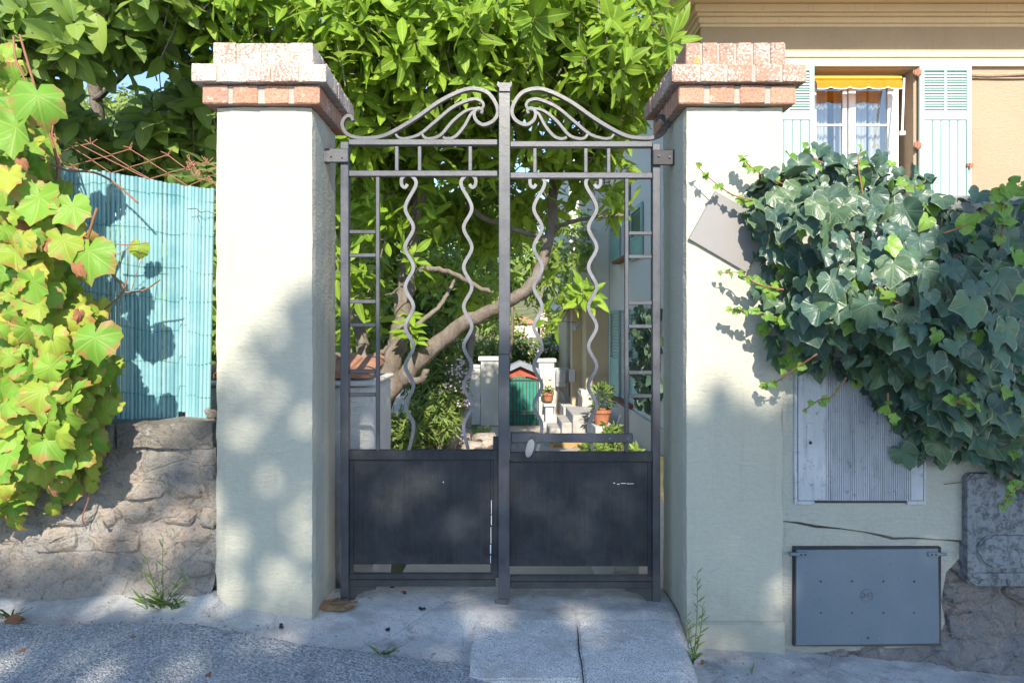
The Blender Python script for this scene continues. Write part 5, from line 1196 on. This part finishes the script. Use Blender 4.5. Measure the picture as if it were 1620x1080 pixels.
for layer, (n_, sp, dd, sz) in enumerate(((210, 20, 0.0, .100), (210, 21, .09, .104), (190, 22, .18, .105))):
    for x, y in spread(VP_, n_, sp, (-60, 230, 85, 865)):
        e_ = min(1, edist(VP_, x, y)/70); d = 2.44-.30*e_+dd+random.uniform(-.03, .03)
        if dd and e_ < .25: continue
        s = sz*random.uniform(.5, 1.3)*(1.15 if y < 330 else 1); wz = random.uniform(.75, 1.12)
        tip = Vector((random.gauss(.12, .65), random.gauss(-.25, .3), -1 + random.gauss(0, .4)))
        if random.random() < .12: tip = Vector((random.gauss(0, 1), -.3, random.gauss(.2, .5)))
        nor = Vector((random.gauss(.12, .55), -1, random.gauss(.55, .5)))
        m = basis(P(x, y, d), tip, nor, s, wz); m.translation = P(x, y, d)-Vector(tip).normalized()*s*.2; ms.append(m)
for x, y, s, n3 in ((222, 400, .075, (.5, -1, .1)), (60, 175, .17, (.35, -1, .5)), (25, 225, .17, (-.1, -1, .5)), (5, 330, .2, (0, -1, .4)), (62, 335, .16, (.1, -1, .4)), (115, 345, .13, (.2, -1, .4)), (140, 420, .16, (0, -1, .5)), (150, 555, .15, (.2, -1, .4)), (100, 400, .14, (.1, -1, .3))):
    p = P(x, y, 2.17 if x < 200 else 2.5); ms.append(basis(p+Vector((0, 0, s*.3)), (random.uniform(-.2, .4), -.2, -1), n3, s))
place_leaves(vine, 'vine', ms, M['vineleaf'], 300, prio=lambda m, x, y, d: d)
def stems(parent, paths, mat, name='stem'):
    for pts, a, b in paths: bm = B(); tube(bm, smooth_path([P(*q)+rv(.004) for q in pts], 5), a, b, n=6); obj(name, bm, M[mat], parent, smooth=True)
stems(vine, [([(60, 250, 2.3), (100, 268, 2.42), (150, 272, 2.5), (185, 290, 2.5), (220, 320, 2.47)], .005, .004), ([(85, 335, 2.35), (130, 370, 2.4), (160, 400, 2.42), (180, 435, 2.42), (196, 462, 2.42), (150, 500, 2.4), (128, 540, 2.4)], .006, .003),
             ([(196, 462, 2.42), (225, 455, 2.44), (256, 445, 2.42)], .004, .003), ([(196, 462, 2.42), (203, 440, 2.43), (205, 390, 2.45)], .003, .0015), ([(155, 383, 2.44), (200, 386, 2.46), (236, 387, 2.47)], .003, .0015), ([(205, 465, 2.44), (212, 450, 2.45), (222, 415, 2.48)], .002, .0013), ([(212, 400, 2.49), (222, 402, 2.5), (224, 420, 2.5)], .0015, .001),
             ([(165, 405, 2.43), (190, 398, 2.45), (208, 392, 2.46)], .002, .0012), ([(24, 60, 2.4), (30, 100, 2.35), (42, 135, 2.3)], .004, .003), ([(100, 730, 2.4), (130, 770, 2.42), (140, 790, 2.44), (132, 815, 2.46), (138, 835, 2.48)], .004, .002), ([(-20, 560, 2.42), (60, 480, 2.42), (120, 420, 2.42), (160, 330, 2.42)], .007, .005), ([(-20, 700, 2.45), (60, 690, 2.43), (120, 620, 2.42), (180, 560, 2.4)], .006, .004), ([(-30, 400, 2.4), (40, 350, 2.4), (90, 280, 2.4), (60, 160, 2.4), (30, 60, 2.4)], .007, .004), ([(100, 150, 2.6), (82, 210, 2.5), (100, 260, 2.45)], .003, .003)], 'twig')

IV = [(1176, 300), (1200, 282), (1232, 268), (1262, 246), (1300, 240), (1345, 256), (1375, 246), (1405, 262), (1440, 280), (1470, 306), (1500, 342), (1545, 352), (1570, 325), (1640, 330), (1700, 330), (1700, 780), (1620, 765), (1565, 750), (1530, 738), (1470, 728), (1432, 722), (1440, 690), (1408, 662), (1380, 630), (1350, 612), (1310, 595), (1270, 590), (1238, 585), (1222, 570), (1205, 520), (1192, 470), (1215, 440), (1196, 400), (1188, 350)]
ivy = thing('ivy', 'thick dark ivy with pale leaf edges tumbling over the plastered garden wall', 'ivy', P(1450, 860, 2.4))
ms = []; my = []
for layer, (n_, sp, dd, sz) in enumerate(((430, 21.5, 0.0, .104), (300, 24, .10, .108), (200, 27, .20, .11))):
    for x, y in spread(IV, n_, sp, (1170, 1700, 235, 785)):
        ed = edist(IV, x, y); e_ = min(1, ed/110); d = 2.44-.36*e_**.7+dd*e_+random.uniform(-.03, .03)
        if y < 330: d += (330-y)/90*.16
        s = sz*random.uniform(.45, 1.35)*(.9 if ed < 25 else 1)*(.9 if x < 1250 else 1)
        tip = Vector((random.gauss(-.05, .38), random.gauss(-.38, .2), -1+random.gauss(0, .25))); upn = .75 if y < 420 else .42
        nor = Vector((random.gauss(-.05, .5), -1, random.gauss(upn, .45)))
        p = P(x, y, d); q = p-tip.normalized()*s*.22
        if random.random() < (.40 if (x < 1265 and y > 380) else .06): my.append(basis(q, tip, nor, s*.66))
        else: ms.append(basis(q, tip, nor, s, random.uniform(.78, 1.1)))
for i in range(120):                         # leaves lying over the wall top
    x = random.uniform(1190, 1700); d = random.uniform(2.3, 2.75); z = 1.72+random.uniform(0, .10)-.16*max(0, (x-1420)/100)*0
    ms.append(basis(Vector((PX(x, d), d+CAM.y, z if x < 1480 else z-.09)), (random.gauss(0, .6), -.6, random.gauss(-.2, .4)), Vector((random.gauss(0, .3), -.5, 1)), .11*random.uniform(.6, 1.1)))
DV = tmesh('dead_leaf', TPL['vine'][3], M['deadleaf'])
for k in range(6):
    x, y = random.choice(spread(VP_, 3, 5, (0, 190, 120, 820))); link(bpy.data.objects.new('leaf', DV), vine, basis(P(x, y, 2.16), (random.gauss(0, .7), -.3, -1), (random.gauss(0, .8), -1, .3), random.uniform(.04, .075), .7))
place_leaves(ivy, 'ivy', ms, M['ivyleaf'], 260, prio=lambda m, x, y, d: d)
sprigs = [([(1240, 335, 2.36), (1200, 322, 2.36), (1160, 305, 2.37), (1125, 285, 2.38), (1104, 264, 2.38)], 9, .05), ([(1240, 290, 2.36), (1210, 280, 2.36), (1185, 262, 2.37), (1175, 250, 2.38)], 7, .055), ([(1240, 460, 2.3), (1200, 450, 2.33), (1170, 435, 2.36), (1140, 432, 2.38)], 9, .045), ([(1260, 520, 2.26), (1215, 500, 2.3), (1185, 490, 2.33), (1152, 488, 2.36)], 12, .05), ([(1290, 560, 2.2), (1250, 590, 2.28), (1225, 605, 2.34), (1205, 610, 2.38)], 6, .04), ([(1370, 330, 2.3), (1366, 300, 2.3), (1362, 262, 2.31), (1362, 236, 2.32)], 6, .05), ([(1400, 300, 2.3), (1430, 290, 2.3), (1452, 302, 2.32)], 5, .06), ([(1300, 260, 2.3), (1282, 245, 2.31), (1278, 232, 2.32)], 4, .045), ([(1340, 595, 2.2), (1315, 625, 2.2), (1296, 636, 2.22), (1272, 648, 2.26)], 5, .036),
          ([(1495, 370, 2.2), (1545, 345, 2.18), (1575, 310, 2.17), (1598, 290, 2.16)], 6, .075), ([(1580, 420, 2.2), (1588, 360, 2.18), (1585, 330, 2.17), (1618, 292, 2.15)], 8, .07), ([(1620, 760, 2.2), (1600, 775, 2.2), (1585, 800, 2.22)], 7, .05), ([(1400, 620, 2.2), (1405, 650, 2.18), (1410, 668, 2.18)], 4, .045), ([(1500, 640, 2.1), (1520, 630, 2.08), (1545, 645, 2.08)], 7, .05), ([(1420, 480, 2.1), (1400, 470, 2.06), (1385, 455, 2.05)], 6, .05)]
for pts, k, s in sprigs:
    path = smooth_path([P(*q) for q in pts], 6)
    for i in range(k):
        t = .25+.75*i/max(k-1, 1); p = path[min(len(path)-1, int(t*(len(path)-1)))]
        tip = Vector((random.gauss(0, .8), -.4, random.gauss(-.3, .6))); my.append(basis(p+rv(.006), tip, Vector((random.gauss(0, .4), -1, random.gauss(.5, .4))), s*random.uniform(.7, 1.3)*(1-.3*t)))
place_leaves(ivy, 'ivy', my, M['ivyyoung'], 180, stuff='young_foliage', mesh_tag='young')
stems(ivy, [(q[0], .0035, .0015) for q in sprigs], 'twig')
stems(ivy, [([(1620, 700, 2.35), (1560, 560, 2.3), (1480, 450, 2.28), (1380, 380, 2.3), (1260, 340, 2.34)], .012, .004), ([(1640, 800, 2.4), (1500, 650, 2.34), (1400, 560, 2.3), (1300, 480, 2.3)], .01, .004), ([(1660, 600, 2.3), (1600, 450, 2.25), (1560, 400, 2.25)], .01, .004), ([(1530, 762, 2.42), (1500, 767, 2.44), (1494, 768, 2.45)], .002, .001)], 'bark')

# ================================================================ WEEDS, LITTER
def weed(label, px, py, d, n_, h, sprd, mat='grass', lean=.9, kind='blade'):
    x = PX(px, d); base = Vector((x, d+CAM.y, zg(x, d+CAM.y)+.004)); t = thing('weed', label, 'weed', base, 'weeds along the foot of the walls')
    for i in range(n_):
        a = random.uniform(0, 6.28); ln = h*random.uniform(.5, 1.15)
        p0 = base+Vector((random.uniform(-1, 1)*sprd*.3, random.uniform(-.5, .2)*sprd*.3, 0)); tip = Vector((math.cos(a)*lean*random.uniform(.2, 1), -abs(math.sin(a))*lean*.5, 1)).normalized()
        me = WB[(i+int(px)) % 5]
        link(bpy.data.objects.new('blade', me), t, basis(p0, tip, Vector((-tip.x, -tip.y-.3, .6)), ln, .55))
    return t
WB = [tmesh('blade', t, M['grass']) for t in TPL['blade']]
def leafy(label, px, py, d, stems_, nl, ls):
    x = PX(px, d); base = Vector((x, d+CAM.y, zg(x, d+CAM.y))); t = thing('weed', label, 'weed', base, 'weeds along the foot of the walls')
    for (tx, ty) in stems_:
        tp = P(tx, ty, d-.02); path = smooth_path([base, (base+tp)/2+Vector((random.uniform(-.01, .01), 0, .01)), tp], 8)
        bm = B(); tube(bm, path, .0024, .001, n=5); obj('stem', bm, M['greenstem'], t, smooth=True)
        for i in range(nl):
            u = .1+.9*i/(nl-1); p = path[int(u*(len(path)-1))]; a = i*2.4
            tip = Vector((math.cos(a), -.5*abs(math.sin(a)), .55+.6*u)); link(bpy.data.objects.new('leaf', WB[i % 5]), t, basis(p, tip, Vector((0, -.7, .7)), ls*random.uniform(.6, 1.2)*(1.05-.5*u), .9))
    return t
weed('bushy grass tuft growing where the stone wall meets the left pillar', 262, 945, 2.42, 46, .10, .20, lean=1.6)
leafy('thin-stemmed weed rising above the grass tuft by the stone wall', 258, 940, 2.43, [(258, 850), (232, 885), (225, 905), (290, 905), (302, 915)], 8, .05)
weed('sparse grass tuft with dry brown leaves at the left edge of the kerb', 14, 985, 2.36, 14, .09, .08, lean=1.7)
weed('small grass tuft on the asphalt edge below the gate', 606, 1056, 2.255, 16, .075, .05, lean=1.5)
leafy('tall leafy weed beside the slab at the foot of the right pillar', 1098, 1040, 2.36, [(1103, 906), (1112, 955), (1086, 975)], 14, .045)
weed('low green weed in the crack between slab and right pillar', 1092, 1046, 2.32, 22, .07, .05, lean=.8)
weed('single blade of grass in the concrete right of the slabs', 1188, 1075, 2.27, 3, .06, .02, lean=.3)
# bark piece, berries, dry leaves, twigs
bm = B(); bmesh.ops.create_icosphere(bm, subdivisions=3, radius=1)
for v in bm.verts: v.co = Vector((v.co.x*.068*(1+.45*fr(v.co*2.2)), v.co.y*.045*(1+.5*fr(v.co*2+Vector((4, 0, 0)))), v.co.z*.010+.010*fr(v.co*4)+.006))
dq = 2.56; x_ = PX(533, dq)
for v in bm.verts: v.co += Vector((x_, dq+CAM.y, zg(x_, dq+CAM.y)+.010))
tag(obj('bark_piece', bm, M['cork'], smooth=False), 'flat brown piece of cork-like bark lying at the foot of the left pillar', 'bark piece')
for k, (px, py) in enumerate(((641, 968), (668, 995), (617, 1017), (445, 1032))):
    d = (CAM.z-.01)*F/(py-CY); x = PX(px, d); bm = B(); z = zg(x, d+CAM.y)+.010
    for i in range(3): bmesh.ops.create_icosphere(bm, subdivisions=2, radius=.007, matrix=Matrix.Translation((x+random.uniform(-.011, .011), d+CAM.y+random.uniform(-.01, .01), z)) @ Matrix.Diagonal((1, 1, .7, 1)))
    tag(obj('fallen_berry', bm, M['berry'], smooth=True), ['squashed black berries on the concrete just below the gate centre', 'black berries left of the pale slab', 'small dark berry above the asphalt grass tuft', 'dark berries on the asphalt edge, left of the grass tuft'][k], 'berry', 'fallen berries on the ground')
DL = tmesh('dry_leaf', TPL['broad'][1], M['deadleaf']); LL = ['curled brown leaf at the far left kerb', 'reddish dry leaf beside the left grass tuft', 'small dry leaf on the asphalt at left', 'dry leaf on the kerb below the stone wall', 'dry leaf on the asphalt below the left pillar', 'russet leaf at the foot of the tall weed', 'tiny dry leaf near the gate threshold']
for k, (px, py, s) in enumerate(((6, 985, .07), (26, 990, .06), (42, 1031, .03), (206, 1012, .022), (330, 1058, .04), (1113, 1047, .03), (633, 954, .018))):
    d = (CAM.z-zg(PX(px, 2.35), -.5)-.01)*F/(py-CY); x = PX(px, d); z = zg(x, d+CAM.y)+.018
    o = link(bpy.data.objects.new('dry_leaf', DL), None, basis((x, d+CAM.y, z), (math.cos(k*2.1), math.sin(k*2.1), .25 if k < 2 else .05), (random.uniform(-.4, .4), -.5, 1), s)); tag(o, LL[k], 'dry leaf', 'dry leaves on the ground')

# loose grit swept along the kerb and the road edge
bm = B(); me_ = []
for k in range(420):
    x = random.uniform(-2.3, 1.3); y = (edge_y(x)+random.gauss(.03, .05)) if x < .1 and k % 3 else random.uniform(-.75, -.3)
    if y > YF-.02 or (x > -.14 and y < -.36 and x < .75): continue
    r = random.choice((.0012, .0016, .002, .0032)); p = Vector((x, y, zpave(x, y)+r*.6+(.012 if y < edge_y(x) and x < .1 else 0)))
    bmesh.ops.create_icosphere(bm, subdivisions=1, radius=r, matrix=Matrix.Translation(p) @ Euler((k, k*2, 0)).to_matrix().to_4x4() @ Matrix.Diagonal((1.3, 1, .7, 1)))
tag(obj('grit', bm, M['coping']), 'loose grit swept along the kerb and road edge', 'grit', kind='stuff')
